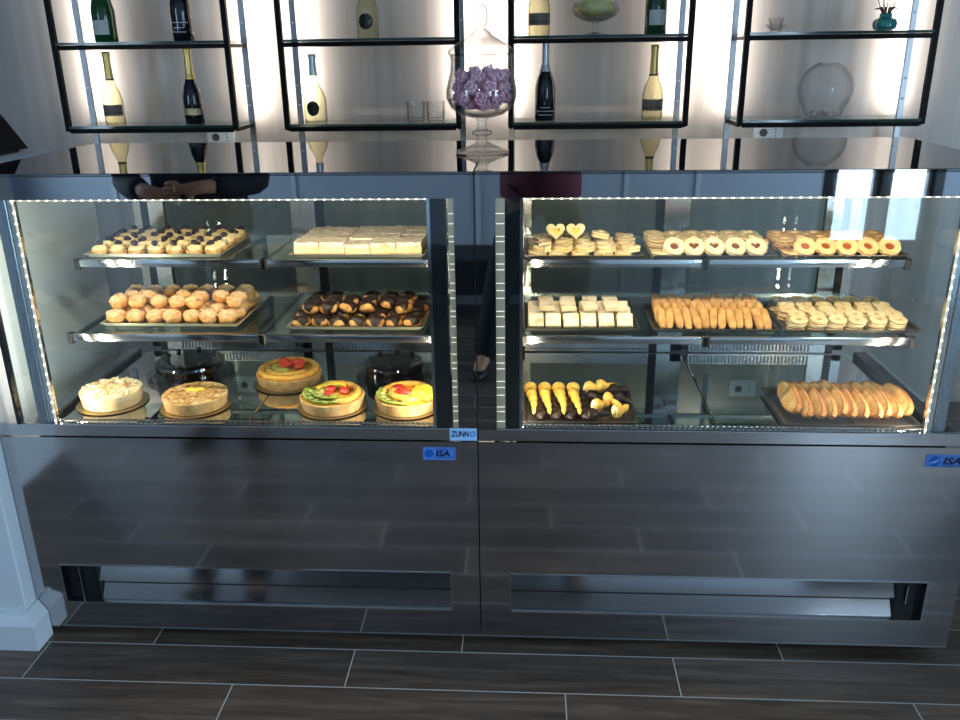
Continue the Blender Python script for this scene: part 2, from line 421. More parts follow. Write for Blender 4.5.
# entrance: two dark framed glazed leaves
d = bpy.data.objects.new('door_1', None); C.objects.link(d); d['kind'] = 'structure'; d.location = (0, 0, 0)
bm = new()
for x0, x1 in ((DX0, DX0+.06), (DX1-.06, DX1), (2.357-.02, 2.357+.02)): box(bm, x0, x1, YF-.09, YF+.01, 0, 2.35, .003)
box(bm, DX0, DX1, YF-.09, YF+.01, 2.28, 2.35, .003)
for a, b in ((DX0+.05, 2.337), (2.377, DX1-.05)):
    box(bm, a, b, YF-.07, YF-.02, 0, .42, .003); box(bm, a, b, YF-.07, YF-.02, 2.2, 2.28, .003)
    box(bm, a, a+.04, YF-.07, YF-.02, .42, 2.2, .003); box(bm, b-.04, b, YF-.07, YF-.02, .42, 2.2, .003)
obj('door_frame', bm, M['frame'], d)
bm = new()
for a, b in ((DX0+.09, 2.297), (2.417, DX1-.09)): box(bm, a, b, YF-.048, YF-.042, .42, 2.2)
obj('door_pane', bm, M['glass'], d)
bm = new(); tube(bm, [(2.40, YF+.05, .9), (2.40, YF+.05, 1.3)], .014)
for z in (.95, 1.25): tube(bm, [(2.40, YF+.05, z), (2.40, YF-.02, z)], .008)
obj('door_handle', bm, M['chrome'], d, True)
wn = bpy.data.objects.new('added_window_right', None); C.objects.link(wn); wn['kind'] = 'structure'  # unseen window, added for more daylight
bm = new()
for y0 in (-3.0, -2.03, -1.06): box(bm, XR-.01, XR+.08, y0, y0+.06, .25, 2.35, .003)
for z0 in (.25, 2.29): box(bm, XR-.01, XR+.08, -3.0, -1.0, z0, z0+.06, .003)
obj('window_frame', bm, M['frame'], wn)
bm = new(); box(bm, XR+.03, XR+.036, -2.95, -1.05, .3, 2.3); obj('window_pane', bm, M['glass'], wn)
# outside: pavement and a red banner by the entrance
bm = new(); box(bm, -4, 7, -9, YF-.1, -.12, -.02); box(bm, XR+.1, 7, YF-.1, 3, -.12, -.02)
struct('ground', bm, mat('pavement', lin(150, 150, 152), .8, col2=lin(130, 130, 132), scale=3))
t = thing('street_banner', 'red fabric banner on a dark pole outside the glazed entrance', 'banner', (3.2, -5.2, -.02))
bm = new(); tube(bm, [(0, 0, 0), (0, 0, 1.9)], .02); lathe(bm, [(.16, 0), (.16, .03), (.03, .04)]); obj('pole', bm, M['frame'], t, True)
bm = new(); box(bm, -.62, -.02, -.006, .006, 1.1, 1.75, .002); obj('banner_cloth', bm, M['red'], t)

# dark low bench against the street wall
t = thing('low_bench', 'long dark low bench against the street side wall, mirrored in the glass gap', 'bench', (-.6, YF+.28, 0))
bm = new(); box(bm, -1.1, 1.1, -.22, .22, .2, .42, .01); obj('seat', bm, M['matteblack'], t)
for x in (-1, 1):
    for y in (-.17, .17):
        bm = new(); box(bm, x-.02, x+.02, y-.02, y+.02, 0, .2); obj('leg', bm, M['matteblack'], t)

# ------------------------------------------------------------------ display counters
W = 1.2985
ZP, ZS, ZB, ZT = .6463, .681, 1.281, 1.3442      # panel top, steel strip top, dark band bottom, counter top
def counter(side):
    """side -1: left counter (x from -W to 0), +1: right counter (x from 0 to W)"""
    s = side
    nm = 'left' if s < 0 else 'right'
    t = thing('display_counter', {-1: 'left stainless steel and glass pastry counter, beside the white wall, holding whole tarts',
                                  1: 'right stainless steel and glass pastry counter, holding trays of biscuits'}[s],
              'display counter', (0, 0, 0), group='refrigerated pastry counters')
    def bx(bm, xa, xb, *a, **k):
        xa, xb = (xa, xb) if s > 0 else (-xb, -xa)
        return box(bm, xa, xb, *a, **k)
    # ---- lower body: steel front with the air slot cut out
    if s < 0: sx0, sx1 = .0815, 1.208
    else: sx0, sx1 = .085, 1.217
    sz0, sz1 = .114, .239
    bm = new()
    th = .03
    bx(bm, .0015, sx0, 0, th, .027, ZP-.004); bx(bm, sx1, W, 0, th, .027, ZP-.004)
    bx(bm, sx0, sx1, 0, th, sz1, ZP-.004); bx(bm, sx0, sx1, 0, th, .027, sz0)
    obj('front_panel', bm, M['panel'], t)
    bm = new()
    e = .0016
    for za in (sz0, sz1): bx(bm, sx0-e, sx1+e, -.0015, .004, za-e, za+e)
    for xa in (sx0, sx1): bx(bm, xa-e, xa+e, -.0015, .004, sz0, sz1)
    slot = obj('air_slot', bm, M['chrome'], t)
    cav = sx1-.075 if s > 0 else sx1-.10
    bm = new()     # two bent polished strips meeting in the middle of the slot
    zm = (sz0+sz1)/2
    for (za, ya, zb_, yb_) in ((sz1, .031, zm+.0025, .014), (zm-.0025, .031, sz0, .014)):
        xa, xb = (sx0, cav) if s > 0 else (-cav, -sx0)
        vs = [bm.verts.new(p) for p in ((xa, ya, za), (xb, ya, za), (xb, yb_, zb_), (xa, yb_, zb_))]
        bm.faces.new(vs)
    obj('air_baffle', bm, M['baffle'], slot)
    bm = new(); bx(bm, sx0, cav, .0115, .0135, zm-.0022, zm+.0012); obj('baffle_gap_shade', bm, M['matteblack'], slot)  # black strip painted in for the shaded gap between the blades
    bm = new(); bx(bm, sx0, sx1, .06, .065, sz0-.02, sz1+.02); bx(bm, cav+.001, cav+.002, .012, .06, sz0, sz1); obj('slot_back', bm, M['matteblack'], slot)
    bm = new()
    bx(bm, cav+.045, cav+.0475, -.001, .02, sz0, sz1) if s < 0 else bx(bm, cav+.034, cav+.037, .02, .03, sz0+.04, sz1-.03)
    obj('slot_divider', bm, M['chrome'], slot)
    bm = new(); bx(bm, .004, W-.004, .031, .718, .06, ZP-.03); bx(bm, .03, W-.03, .08, .66, 0, .06)
    obj('base_cabinet', bm, M['matteblack'], t)
    # ---- steel strip under the glass
    bm = new(); bx(bm, .0015, W, 0, .013, ZP, ZS, bev=.0015); obj('glass_channel', bm, M['strip'], t)
    # ---- front pane and its dark painted borders
    XE = 1.243
    bm = new(); bx(bm, .0015, XE, 0, .006, ZS, ZT-.006); fg = obj('front_glass', bm, M['glass'], t)
    bm = new()
    bx(bm, .0015, XE+.03, -.0012, -.0002, ZB, ZT-.004)
    obj('dark_top_band', bm, M['blackgloss'], fg)
    bm = new(); bx(bm, .0015, .0495, -.0012, -.0002, ZS, ZB); obj('dark_side_band', bm, M['blackgloss'], fg)
    bm = new(); bx(bm, XE-.008, XE, -.0012, .02, ZS, ZB); obj('dark_end_band', bm, M['darkpost'], fg)
    # ---- posts
    bm = new(); bx(bm, 1.160, 1.190, .012, .05, ZS, ZB+.03, bev=.002); obj('outer_post', bm, M['postblue'], t)
    bm = new(); bx(bm, 1.141, 1.158, .015, .03, ZS-.005, ZB); obj('post_trim', bm, M['chrome'], t)
    bm = new(); bx(bm, .072, .1085, .010, .05, ZS, ZB+.012); obj('inner_post', bm, M['darkpost'], t)
    bm = new(); bx(bm, .1085, .1165, .010, .03, ZS, ZB); obj('post_trim', bm, M['chrome'], t)
    xa, xb = (.0505, .0645) if s < 0 else (.0495, .072)
    bm = new(); bx(bm, xa, xb, .008, .014, ZS, ZB); lt = obj('led_tape', bm, M['ledbar'], t)
    bm = new()
    for k in range(24):
        z = ZS+.018+k*.0235+.006*math.sin(k*2.3)
        bx(bm, xa+.001, xb-.001, .0072, .008, z, z+.0016)
    obj('diode', bm, M['tapediode'], lt)['kind'] = 'stuff'
    # ---- LED strips
    def ledrow(pts):
        bm = new()
        for x, y, z in pts: bx(bm, x-.002, x+.002, y-.0015, y+.0015, z-.0017, z+.0017)
        o = obj('led_strip', bm, M['led'], t); o['kind'] = 'stuff'
    n = 46
    ledrow([(.118+(1.142-.118)*k/n, .012, ZB-.003) for k in range(n+1)])
    ledrow([(1.1425, .012, ZS+.005+k*(ZB-ZS-.012)/22) for k in range(23)])
    bm = new(); bx(bm, .118, 1.150, .0135, .016, ZB-.0055, ZB-.0005); bx(bm, 1.1395, 1.1455, .0135, .0148, ZS, ZB); obj('led_diffuser', bm, M['ledline'], t)
    bm = new(); bx(bm, .11, 1.19, .010, .045, ZB, ZB+.02); obj('led_profile', bm, M['steel'], t)
    # ---- ends, deck, rear
    bm = new(); bx(bm, XE-.012, XE-.006, .05, .63, ZS, ZT-.02); obj('side_glass', bm, M['glass'], t)
    bm = new(); bx(bm, .04, .05, .02, .66, ZS, ZB+.04); obj('inner_end_panel', bm, M['matteblack'], t)
    bm = new(); bx(bm, 1.182, 1.225, .055, .64, ZP, ZP+.03, bev=.004); obj('end_ledge', bm, M['postblue'] if s < 0 else M['darkpost'], t)
    bm = new()
    for a, b in ((.11, .635), (.637, 1.165)): bx(bm, a, b, .063, .655, ZP-.004, .660, bev=.002)
    dk = obj('deck_plate', bm, M['mirror'], t)
    bm = new()
    bx(bm, .10, 1.17, .031, .0625, .655, .658); obj('air_duct', bm, M['matteblack'], t)
    bm = new()
    for y in (.020, .034, .048, .0615): bx(bm, .11, 1.165, y-.0011, y+.0011, .6685+.34*(.062-y), .671+.34*(.062-y))
    for k in range(76):
        x = .114+k*.014
        if x < 1.165: bx(bm, x-.0026, x+.0026, .018, .062, .6770, .6792, rot=RZ(.3) @ RX(-.328))
    obj('front_grille', bm, M['steel'], t)
    bm = new()
    for (a, b) in ((.12, .53), (.66, 1.12)):
        bx(bm, a, b, .676, .679, .698, .703); bx(bm, a, b, .666, .670, .664, .668); bx(bm, a, b, .679, .681, .664, .70)
        k = a
        while k < b: bx(bm, k, k+.005, .667, .677, .667, .699); k += .0115
    obj('rear_grille', bm, M['steel'], t)
    # rear sliding doors
    for (a, b, y) in ((.10, .64, .694), (.60, 1.17, .708)):
        bm = new(); bx(bm, a+.04, b-.04, y-.002, y+.002, .70, 1.27); dn = obj('rear_door', bm, M['doorglass'], t)
        bm = new()
        bx(bm, a, a+.04, y-.008, y+.008, .66, 1.30, bev=.002); bx(bm, b-.04, b, y-.008, y+.008, .66, 1.30, bev=.002)
        bx(bm, a, b, y-.008, y+.008, .66, .70, bev=.002); bx(bm, a, b, y-.008, y+.008, 1.27, 1.30, bev=.002)
        obj('door_frame', bm, M['steel'], dn)
    for a, b, c in ((1.05, 1.10, 1.125), (.60, .555, .53)):
        bm = new(); bx(bm, min(a, b), max(a, b), .664, .684, .66, 1.30); rp = obj('rear_post', bm, M['steel'], t)
        bm = new(); bx(bm, min(b, c), max(b, c), .664, .684, .66, 1.30); obj('rear_seal', bm, M['darkpost'], rp)
    # glass counter top
    bm = new(); bx(bm, .0008, 1.28, -.004, .725, ZT-.008, ZT, bev=.0015); obj('counter_top', bm, M['topglass'], t)
    bm = new(); bx(bm, .02, 1.25, .046, .72, ZT-.03, ZT-.009); obj('lid_underside', bm, M['steel'], t)
    # ---- two tiers of glass shelves, two per tier
    for z, y0, y1, xo in ((1.068, .26, .62, 1.140), (.880, .165, .62, 1.143)):
        mid = .6065 if z > 1 else .603
        for a, b in ((.118, mid-.003), (mid+.003, xo)):
            bm = new(); bx(bm, a, b, y0, y1, z-.006, z, bev=.001); sh = obj('glass_shelf', bm, M['shelfglass'], t)
            bm = new(); bx(bm, a+.004, b-.004, y0-.007, y0+.005, z-.017, z+.004, bev=.003, seg=2); obj('shelf_rail', bm, M['chrome'], sh, True)
            bm = new(); bx(bm, a+.01, b-.01, y1, y1+.014, z-.016, z-.004); obj('rear_rail', bm, M['steel'], sh)
            for xc in (a, b):
                bm = new(); bx(bm, xc-.008, xc+.008, y0-.010, y0+.012, z-.024, z+.006, bev=.002); bx(bm, xc-.003, xc+.003, y0, y1, z-.016, z-.006)
                obj('shelf_clip', bm, M['plastic'], sh)
    return t
cL = counter(-1); cR = counter(1)

# stickers with their lettering
def text(body, size, x, z, y, m, parent, name='lettering', bold=.0, shear=0, spacing=1):
    cu = bpy.data.curves.new('txt', 'FONT'); cu.body = body; cu.size = size; cu.offset = bold; cu.shear = shear
    cu.space_character = spacing; cu.extrude = .0002; cu.resolution_u = 3
    o = bpy.data.objects.new('txt', cu); C.objects.link(o)
    bpy.context.view_layer.update()
    dg = bpy.context.evaluated_depsgraph_get()
    me = bpy.data.meshes.new_from_object(o.evaluated_get(dg)); me.materials.clear(); me.materials.append(m)
    bpy.data.objects.remove(o)
    return put(name, me, parent, (x, y, z), (PI/2, 0, 0))
bm = new(); box(bm, -.0735, -.0025, -.0013, -.0004, .6475, .683); st = obj('sticker', bm, M['stick_blue'], cL)
def fit(o, x0, x1, z0, z1):
    xs = [v.co.x for v in o.data.vertices]; ys = [v.co.y for v in o.data.vertices]
    kx = (x1-x0)/(max(xs)-min(xs)); ky = (z1-z0)/(max(ys)-min(ys))
    for v in o.data.vertices: v.co.x = (v.co.x-min(xs))*kx; v.co.y = (v.co.y-min(ys))*ky
    o.location.x = x0; o.location.z = z0
    return o
fit(text('ZUNN', .021, 0, 0, -.0016, M['stick_navy'], st, bold=.0006, shear=.15), -.0705, -.0225, .658, .675)
fit(text('O', .021, 0, 0, -.0016, M['stick_mid'], st, bold=.0009, shear=.15), -.0215, -.0060, .658, .675)
bm = new(); box(bm, -.146, -.059, -.0013, -.0004, .590, .627); st = obj('sticker', bm, M['stick_mid'], cL)
bm = new(); lathe(bm, [(.012, 0), (.012, .0004)], 20); st2 = obj('logo_disc', bm, M['stick_deep'], st, loc=(-.130, -.0012, .609), rot=(PI/2, 0, 0))
fit(text('ISA', .026, 0, 0, -.0016, M['stick_navy'], st, bold=.0009, shear=.15), -.1125, -.0740, .6005, .6185)
bm = new()
for z in (.598, .621): box(bm, -.112, -.0625, -.0017, -.0013, z-.0006, z+.0006)
for x in (-.0625,): box(bm, x-.0006, x+.0006, -.0017, -.0013, .598, .621)
obj('outline', bm, M['stick_navy'], st)
bm = new(); box(bm, 1.150, 1.262, -.0013, -.0004, .588, .6235); st = obj('sticker', bm, M['stick_mid'], cR)
bm = new(); lathe(bm, [(.0145, 0), (.0145, .0004)], 24); obj('logo_disc', bm, M['stick_deep'], st, loc=(1.173, -.0012, .605), rot=(PI/2, 0, 0))
bm = new(); tube(bm, [(1.160+.026*k/8, -.0018, .600+.012*(k/8)**2) for k in range(9)], [.0003+.0018*math.sin(PI*k/8) for k in range(9)], 6); obj('logo_swoosh', bm, M['stick_light'], st)
fit(text('ISA', .030, 0, 0, -.0016, M['stick_navy'], st, bold=.0011, shear=.2), 1.1935, 1.2400, .5955, .6165)
bm = new(); box(bm, 1.193, 1.258, -.0017, -.0013, .5905, .5920); obj('outline', bm, M['stick_navy'], st)

# ------------------------------------------------------------------ trays
def tray(x0, x1, y0, y1, z, m, label, lip=.010, h=.010, name='serving_tray'):
    bm = new()
    prof = [(0.0, 0.0), (lip*.4, h), (lip, h+.0012), (lip, h-.0005), (lip*.5, h-.002)]
    def ring(off, zz):
        return [bm.verts.new(p) for p in ((x0+lip-off, y0+lip-off, z+zz), (x1-lip+off, y0+lip-off, z+zz), (x1-lip+off, y1-lip+off, z+zz), (x0+lip-off, y1-lip+off, z+zz))]
    rs = [ring(a, b) for a, b in prof]
    bm.faces.new(rs[0])
    for a, b in zip(rs, rs[1:]):
        for k in range(4): bm.faces.new((a[k], a[(k+1) % 4], b[(k+1) % 4], b[k]))
    # double skin under the bottom so that the tray has thickness
    u = ring(-.0005, -.0006); bm.faces.new(list(reversed(u)))
    cx, cy = (x0+x1)/2, (y0+y1)/2
    for v in bm.verts: v.co -= Vector((cx, cy, z))
    o = obj(name, bm, m, loc=(cx, cy, z+.0008))
    tag(o, label, 'tray', 'pastry trays')
    return o
ZU, ZL, ZD = 1.0685, .8805, .6605

# prototypes -------------------------------------------------------
def shell_mesh(r=.024, h=.016):
    bm = new(); n = 24
    prof = [(0, 0), (r*.78, 0), (r, h), (r*.96, h+.001), (r*.86, h*.75), (0, h*.6)]
    vs = lathe(bm, prof, n, cap=False)
    for v in bm.verts:
        a = math.atan2(v.co.y, v.co.x); rr = math.hypot(v.co.x, v.co.y)
        if rr > r*.7:
            k = 1+.035*math.cos(a*12); v.co.x *= k; v.co.y *= k
    return mesh('pastry_shell', bm, M['shortcrust'], True)
def cream_mesh(seed):
    bm = new()
    for k in range(3):
        a = 2.1*k+seed
        blob(bm, (.0105*math.cos(a), .0105*math.sin(a), .020), .0125, .35, 110, 3, (1, 1, .75), seed+k)
    blob(bm, (0, 0, .0245), .0115, .3, 110, 3, (1, 1, .75), seed)
    return mesh('cream', bm, M['cream'], 'all')
def berry_mesh(seed):
    bm = new(); vs = blob(bm, (.003*math.cos(seed), .003*math.sin(seed), .0365), .0095, .05, 60, 2, (1.1, 1, .85), seed)
    blob(bm, (.003*math.cos(seed)+.010*math.cos(seed*3), .003*math.sin(seed)+.010*math.sin(seed*3), .0335), .0070, .05, 60, 2, (1.1, 1, .85), seed+2)
    top = max(bm.verts, key=lambda v: v.co.z); top.co.z -= .002
    return mesh('blueberry', bm, M['berry'], 'all')
shell = shell_mesh(); creams = [cream_mesh(i*1.7) for i in range(4)]; berries = [berry_mesh(i*2.3) for i in range(4)]

# T1 : cream tartlets with blueberries
tray(-1.135, -.735, .29, .585, ZU, M['trayw'], 'pale silver tray of blueberry cream tartlets on the upper left shelf')
NX, NY = 7, 5
for r in range(NY):
    for i in range(NX):
        k = random.randrange(4)
        x = -1.103+i*.0555+random.uniform(-.003, .003); y = .322+r*.056+random.uniform(-.003, .003)
        inst('cream_tartlet', [('pastry_shell', shell, []), ('cream', creams[k], []), ('blueberry', berries[(k+r) % 4], [])],
             'blueberry cream tartlet, %s on the upper left tray' % place_words(i, NX, r, NY), 'pastry',
             (x, y, ZU+.0012), (random.uniform(-.06, .06), random.uniform(-.06, .06), random.uniform(0, 6)), 'blueberry cream tartlets')

# T2 : sugar dusted cream slices
tray(-.541, -.158, .285, .56, ZU, M['trayw'], 'pale silver tray of sugar dusted cream slices on the upper left tier')
def slab(x, y, z0, z1, seed, rag=.0015):
    bm = new(); bmesh.ops.create_grid(bm, x_segments=10, y_segments=10, size=.5)
    r = bmesh.ops.extrude_face_region(bm, geom=bm.faces[:])
    up = [v for v in r['geom'] if isinstance(v, bmesh.types.BMVert)]
    ups = set(up)
    for v in bm.verts:
        n_ = noise.noise(Vector((v.co.x*9, v.co.y*9, seed)))
        n2 = noise.noise(Vector((v.co.x*9+5, v.co.y*9, seed+3+(3 if v in ups else 0))))
        v.co = Vector((v.co.x*x+n2*rag, v.co.y*y+n_*rag, (z1 if v in ups else z0)+(n_*rag if v in ups else 0)))
    return bm
sl = []
for q in range(3):
    sl.append([('pastry_base', mesh('pastry_base', slab(.0700, .0620, 0, .010, q), M['pastry'], True), []),
               ('custard_layer', mesh('custard_layer', slab(.0705, .0630, .010, .028, q+5, .003), M['cream'], True), []),
               ('sugar_top', mesh('sugar_top', slab(.0700, .0620, .028, .038, q+9, .0035), M['icing'], True), [])])
for r in range(4):
    for i in range(5):
        x = -.494+i*.0725+random.uniform(-.001, .001); y = .327+r*.0645
        inst('cream_slice', sl[(r+i) % 3], 'sugar dusted cream slice, %s on its tray' % place_words(i, 5, r, 4), 'pastry',
             (x, y, ZU+.0012), (0, 0, random.uniform(-.03, .03)), 'sugar dusted cream slices', (1, .985, random.uniform(.90, 1.08)))

# T3 : craquelin choux puffs heaped up
tray(-1.092, -.685, .232, .52, ZL, M['trayw'], 'pale silver tray heaped with crumb topped choux puffs on the lower left shelf')
pf = []
for q in range(4):
    bm = new(); blob(bm, (0, 0, .020), .027, .16, 55, 3, (1, 1, .80), q, -.019); a = mesh('puff', bm, M['choux'], 'all')
    bm = new(); vs = blob(bm, (0, 0, .0215), .0275, .22, 110, 3, (1, 1, .84), q+20)
    bmesh.ops.delete(bm, geom=[v for v in bm.verts if v.co.z < .023+.006*math.sin(5*math.atan2(v.co.y, v.co.x)+q)], context='VERTS')
    b = mesh('sugar_crust', bm, M['sugar'], 'all'); pf.append([('puff', a, []), ('sugar_crust', b, [])])
for lay, (nx, ny, x0, y0, z) in enumerate(((7, 5, -1.053, .264, 0), (7, 3, -1.050, .300, .0315))):
    for r in range(ny):
        for i in range(nx):
            if lay and (i+r*3) % 11 == 5: continue
            x = x0+i*.0545+random.uniform(-.004, .004)+(.006 if r % 2 else 0)*(1 if not lay else 0); y = y0+r*.0535+random.uniform(-.004, .004)
            x = min(max(x, -1.055), -.715)
            inst('choux_puff', pf[random.randrange(4)], 'crumb topped choux puff, %s of the %s layer' % (place_words(i, nx, r, ny), ('bottom', 'top')[lay]), 'pastry',
                 (x, y, ZL+.0022+z+(.004 if lay else 0)), (random.uniform(-.2, .2)*lay, random.uniform(-.2, .2)*lay, random.uniform(0, 6)), 'crumb topped choux puffs', random.uniform(.90, 1.0) if not lay else random.uniform(.86, .98))

# T4 : chocolate glazed choux
tray(-.545, -.160, .208, .485, ZL, M['trayw'], 'pale silver tray of chocolate glazed cream puffs on the lower left tier')
ec = []
for q in range(4):
    bm = new(); blob(bm, (0, 0, .018), .027, .18, 55, 3, (1, 1, .68), q+40, -.017); a = mesh('puff', bm, M['pastry'], 'all')
    bm = new(); blob(bm, (0, 0, .0185), .0285, .18, 55, 3, (1, 1, .72), q+40)
    bmesh.ops.delete(bm, geom=[v for v in bm.verts if v.co.z < .018+.010*math.sin(3*math.atan2(v.co.y, v.co.x)+q)], context='VERTS')
    ec.append([('puff', a, []), ('chocolate_glaze', mesh('chocolate_glaze', bm, M['choc'], 'all'), [])])
for lay, (nx, ny, x0, y0, z) in enumerate(((7, 5, -.512, .238, 0), (6, 3, -.490, .275, .027))):
    for r in range(ny):
        for i in range(nx):
            if lay and (i, r) in ((2, 2), (5, 3), (4, 0)): continue
            x = x0+i*.0535+random.uniform(-.004, .004); y = y0+r*.0515+random.uniform(-.004, .004)
            inst('glazed_cream_puff', ec[random.randrange(4)], 'chocolate glazed cream puff, %s of the %s layer' % (place_words(i, nx, r, ny), ('bottom', 'top')[lay]), 'pastry',
                 (x, y, ZL+.0022+z+(.003 if lay else 0)), (random.uniform(-.35, .2)*lay, random.uniform(-.3, .3)*lay, random.uniform(0, 6)), 'chocolate glazed cream puffs', random.uniform(.9, .98) if not lay else random.uniform(.86, .97))

# sandwich biscuits: outlines with a window and a filling
def outline(kind, r, n=32):
    pts = []
    for k in range(n):
        a = 2*PI*k/n
        if kind == 'heart':
            x = 16*math.sin(a)**3; y = 13*math.cos(a)-5*math.cos(2*a)-2*math.cos(3*a)-math.cos(4*a)
            pts.append((x/17*r, (y+2)/17*r))
        elif kind == 'flower':
            q = r*(1+.06*math.cos(a*10)); pts.append((q*math.sin(a), q*math.cos(a)))
        else: pts.append((r*math.sin(a), r*math.cos(a)))
    return pts
def ringbisc(kind, r, hole_kind, hr, z0, z1):
    bm = new(); o = outline(kind, r); h = outline(hole_kind, hr) if hr else None; n = len(o)
    def ring(p, z, s=1): return [bm.verts.new((x*s, y*s, z)) for x, y in p]
    e = .0015
    A = [ring(o, z0, .96), ring(o, z0+e), ring(o, z1-e), ring(o, z1, .95)]
    seq = A+([ring(h, z1, 1.1), ring(h, z1-e), ring(h, z0)] if h else [])
    for a, b in zip(seq, seq[1:]):
        for k in range(n): bm.faces.new((a[k], a[(k+1) % n], b[(k+1) % n], b[k]))
    if h:
        a, b = seq[-1], seq[0]
        for k in range(n): bm.faces.new((a[k], a[(k+1) % n], b[(k+1) % n], b[k]))
    else:
        bm.faces.new(A[-1]); bm.faces.new(list(reversed(A[0])))
    return bm
def sandwich(kind, r, hole, hr, fill, m=None):
    m = m or M['biscuit']
    a = mesh('biscuit_base', ringbisc(kind, r, None, 0, 0, .006), m, True)
    bm = ringbisc(kind, r*.93, None, 0, .006, .0085); b = mesh('filling', bm, fill, True)
    c = mesh('biscuit_top', ringbisc(kind, r, hole, hr, .0085, .0145), m, True)
    return [('biscuit_base', a, []), ('filling', b, []), ('biscuit_top', c, [])]
# T5 hearts in piles
tray(.117, .440, .268, .505, ZU, M['trayd'], 'dark steel tray of heart sandwich biscuits on the upper right shelf beside the middle post')
heart = sandwich('heart', .0285, 'heart', .0115, M['custard'], M['pale'])
for r in range(4):
    for i in range(5):
        hgt = 2
        for l in range(hgt):
            x = .155+i*.0605+random.uniform(-.003, .003)+(.012 if l % 2 else 0); y = .303+r*.052+random.uniform(-.003, .003)
            inst('heart_biscuit', heart, 'heart sandwich biscuit, %s, %s of its pile' % (place_words(i, 5, r, 4), ('bottom', 'second', 'top of three')[l] if hgt == 3 else ('bottom', 'top of two')[l]), 'biscuit',
                 (x, y, ZU+.0012+l*.0150), (random.uniform(-.04, .04), random.uniform(-.04, .04), random.uniform(-.5, .5)), 'heart sandwich biscuits')
for q, (x, y, w) in enumerate(((.205, .385, 'left'), (.262, .388, 'right'))):
    inst('heart_biscuit', heart, 'heart sandwich biscuit standing upright on the piles, %s one of two' % w, 'biscuit', (x, y, ZU+.0312+.020), (1.15, 0, .1), 'heart sandwich biscuits')
inst('heart_biscuit', heart, 'heart sandwich biscuit lying tilted on the piles, right of the two upright ones', 'biscuit', (.335, .385, ZU+.0385), (.2, .1, .9), 'heart sandwich biscuits')
# T6 chocolate window biscuits; T7 jam rings: one tilted front row, pairs lying flat behind
def ringtray(x0, protos, nm, label, group):
    for i in range(5):
        inst(nm, protos[i % len(protos)], '%s tilted towards the glass in the front row, %s' % (label, 'leftmost' if i == 0 else 'rightmost' if i == 4 else ORD[i]+' from left'), 'biscuit',
             (x0+.062+i*.0555+random.uniform(-.002, .002), .300, ZU+.0045+.029*math.sin(.72)), (.72+random.uniform(-.05, .05), random.uniform(-.05, .05), random.uniform(-.1, .1)), group)
    for r in range(3):
        for i in range(6):
            for l in range(2):
                if i == 0 and r == 0 and l: continue
                inst(nm, protos[(i+r) % len(protos)], '%s lying flat behind, %s, %s of its pair' % (label, place_words(i, 6, r, 3), ('lower', 'upper')[l]), 'biscuit',
                     (x0+.034+i*.0545+random.uniform(-.002, .002), .357+r*.0565+random.uniform(-.002, .002)-(.050 if i == 0 and r == 0 else 0)+(-.02 if i == 0 and r == 1 else 0), ZU+.0024+l*.0165), (random.uniform(-.03, .03)*l+.06*l, random.uniform(-.04, .04)*l, random.uniform(-.3, .3)), group)
eye_h = sandwich('round', .029, 'heart', .0145, M['cocoajam'], M['pale']); eye_r = sandwich('round', .029, 'round', .0115, M['cocoajam'], M['pale'])
tray(.462, .802, .268, .530, ZU, M['trayd'], 'dark steel tray of hazelnut window biscuits, middle of the upper right tier')
ringtray(.462, [eye_r, eye_h, eye_h], 'window_biscuit', 'hazelnut window biscuit', 'hazelnut window biscuits')
tray(.820, 1.150, .268, .530, ZU, M['trayd'], 'dark steel tray of jam ring biscuits at the right end of the upper right tier')
jam_r = sandwich('flower', .029, 'round', .0118, M['jam'])
ringtray(.815, [jam_r], 'jam_ring_biscuit', 'jam ring biscuit', 'jam ring biscuits')

# T8 pale square biscuits
tray(.117, .435, .205, .462, ZL, M['trayd'], 'dark steel tray of pale square cakes on the lower right shelf beside the middle post')
sq = []
for q in range(3):
    bm = new(); box(bm, -.0215, .0215, -.0215, .0215, 0, .013, .003, seg=2); a = mesh('cake_body', bm, M['pale'], True)
    bm = new(); box(bm, -.0195, .0195, -.0195, .0195, .0125, .0145, .0008); sq.append([('cake_body', a, []), ('sugar_top', mesh('sugar_top', bm, M['icing'], True), [])])
for r in range(3):
    for i in range(6):
        x = .150+i*.0492+random.uniform(-.002, .002); y = .246+r*.062
        inst('square_cake', sq[(i+r) % 3], 'pale square cake leaning on its tray, %s' % place_words(i, 6, r, 3), 'pastry', (x, y, ZL+.0030+.0215*math.sin(.72)), (.72+random.uniform(-.05, .05), 0, random.uniform(-.06, .06)), 'pale square cakes')
for r in range(2):
    for i in range(4):
        x = .180+i*.062+random.uniform(-.004, .004); y = .300+r*.062
        inst('square_cake', sq[(i+r) % 3], 'pale square cake lying on top of the leaning ones, %s' % place_words(i, 4, r, 2), 'pastry', (x, y, ZL+.0400), (.12, 0, random.uniform(-.2, .2)), 'pale square cakes')

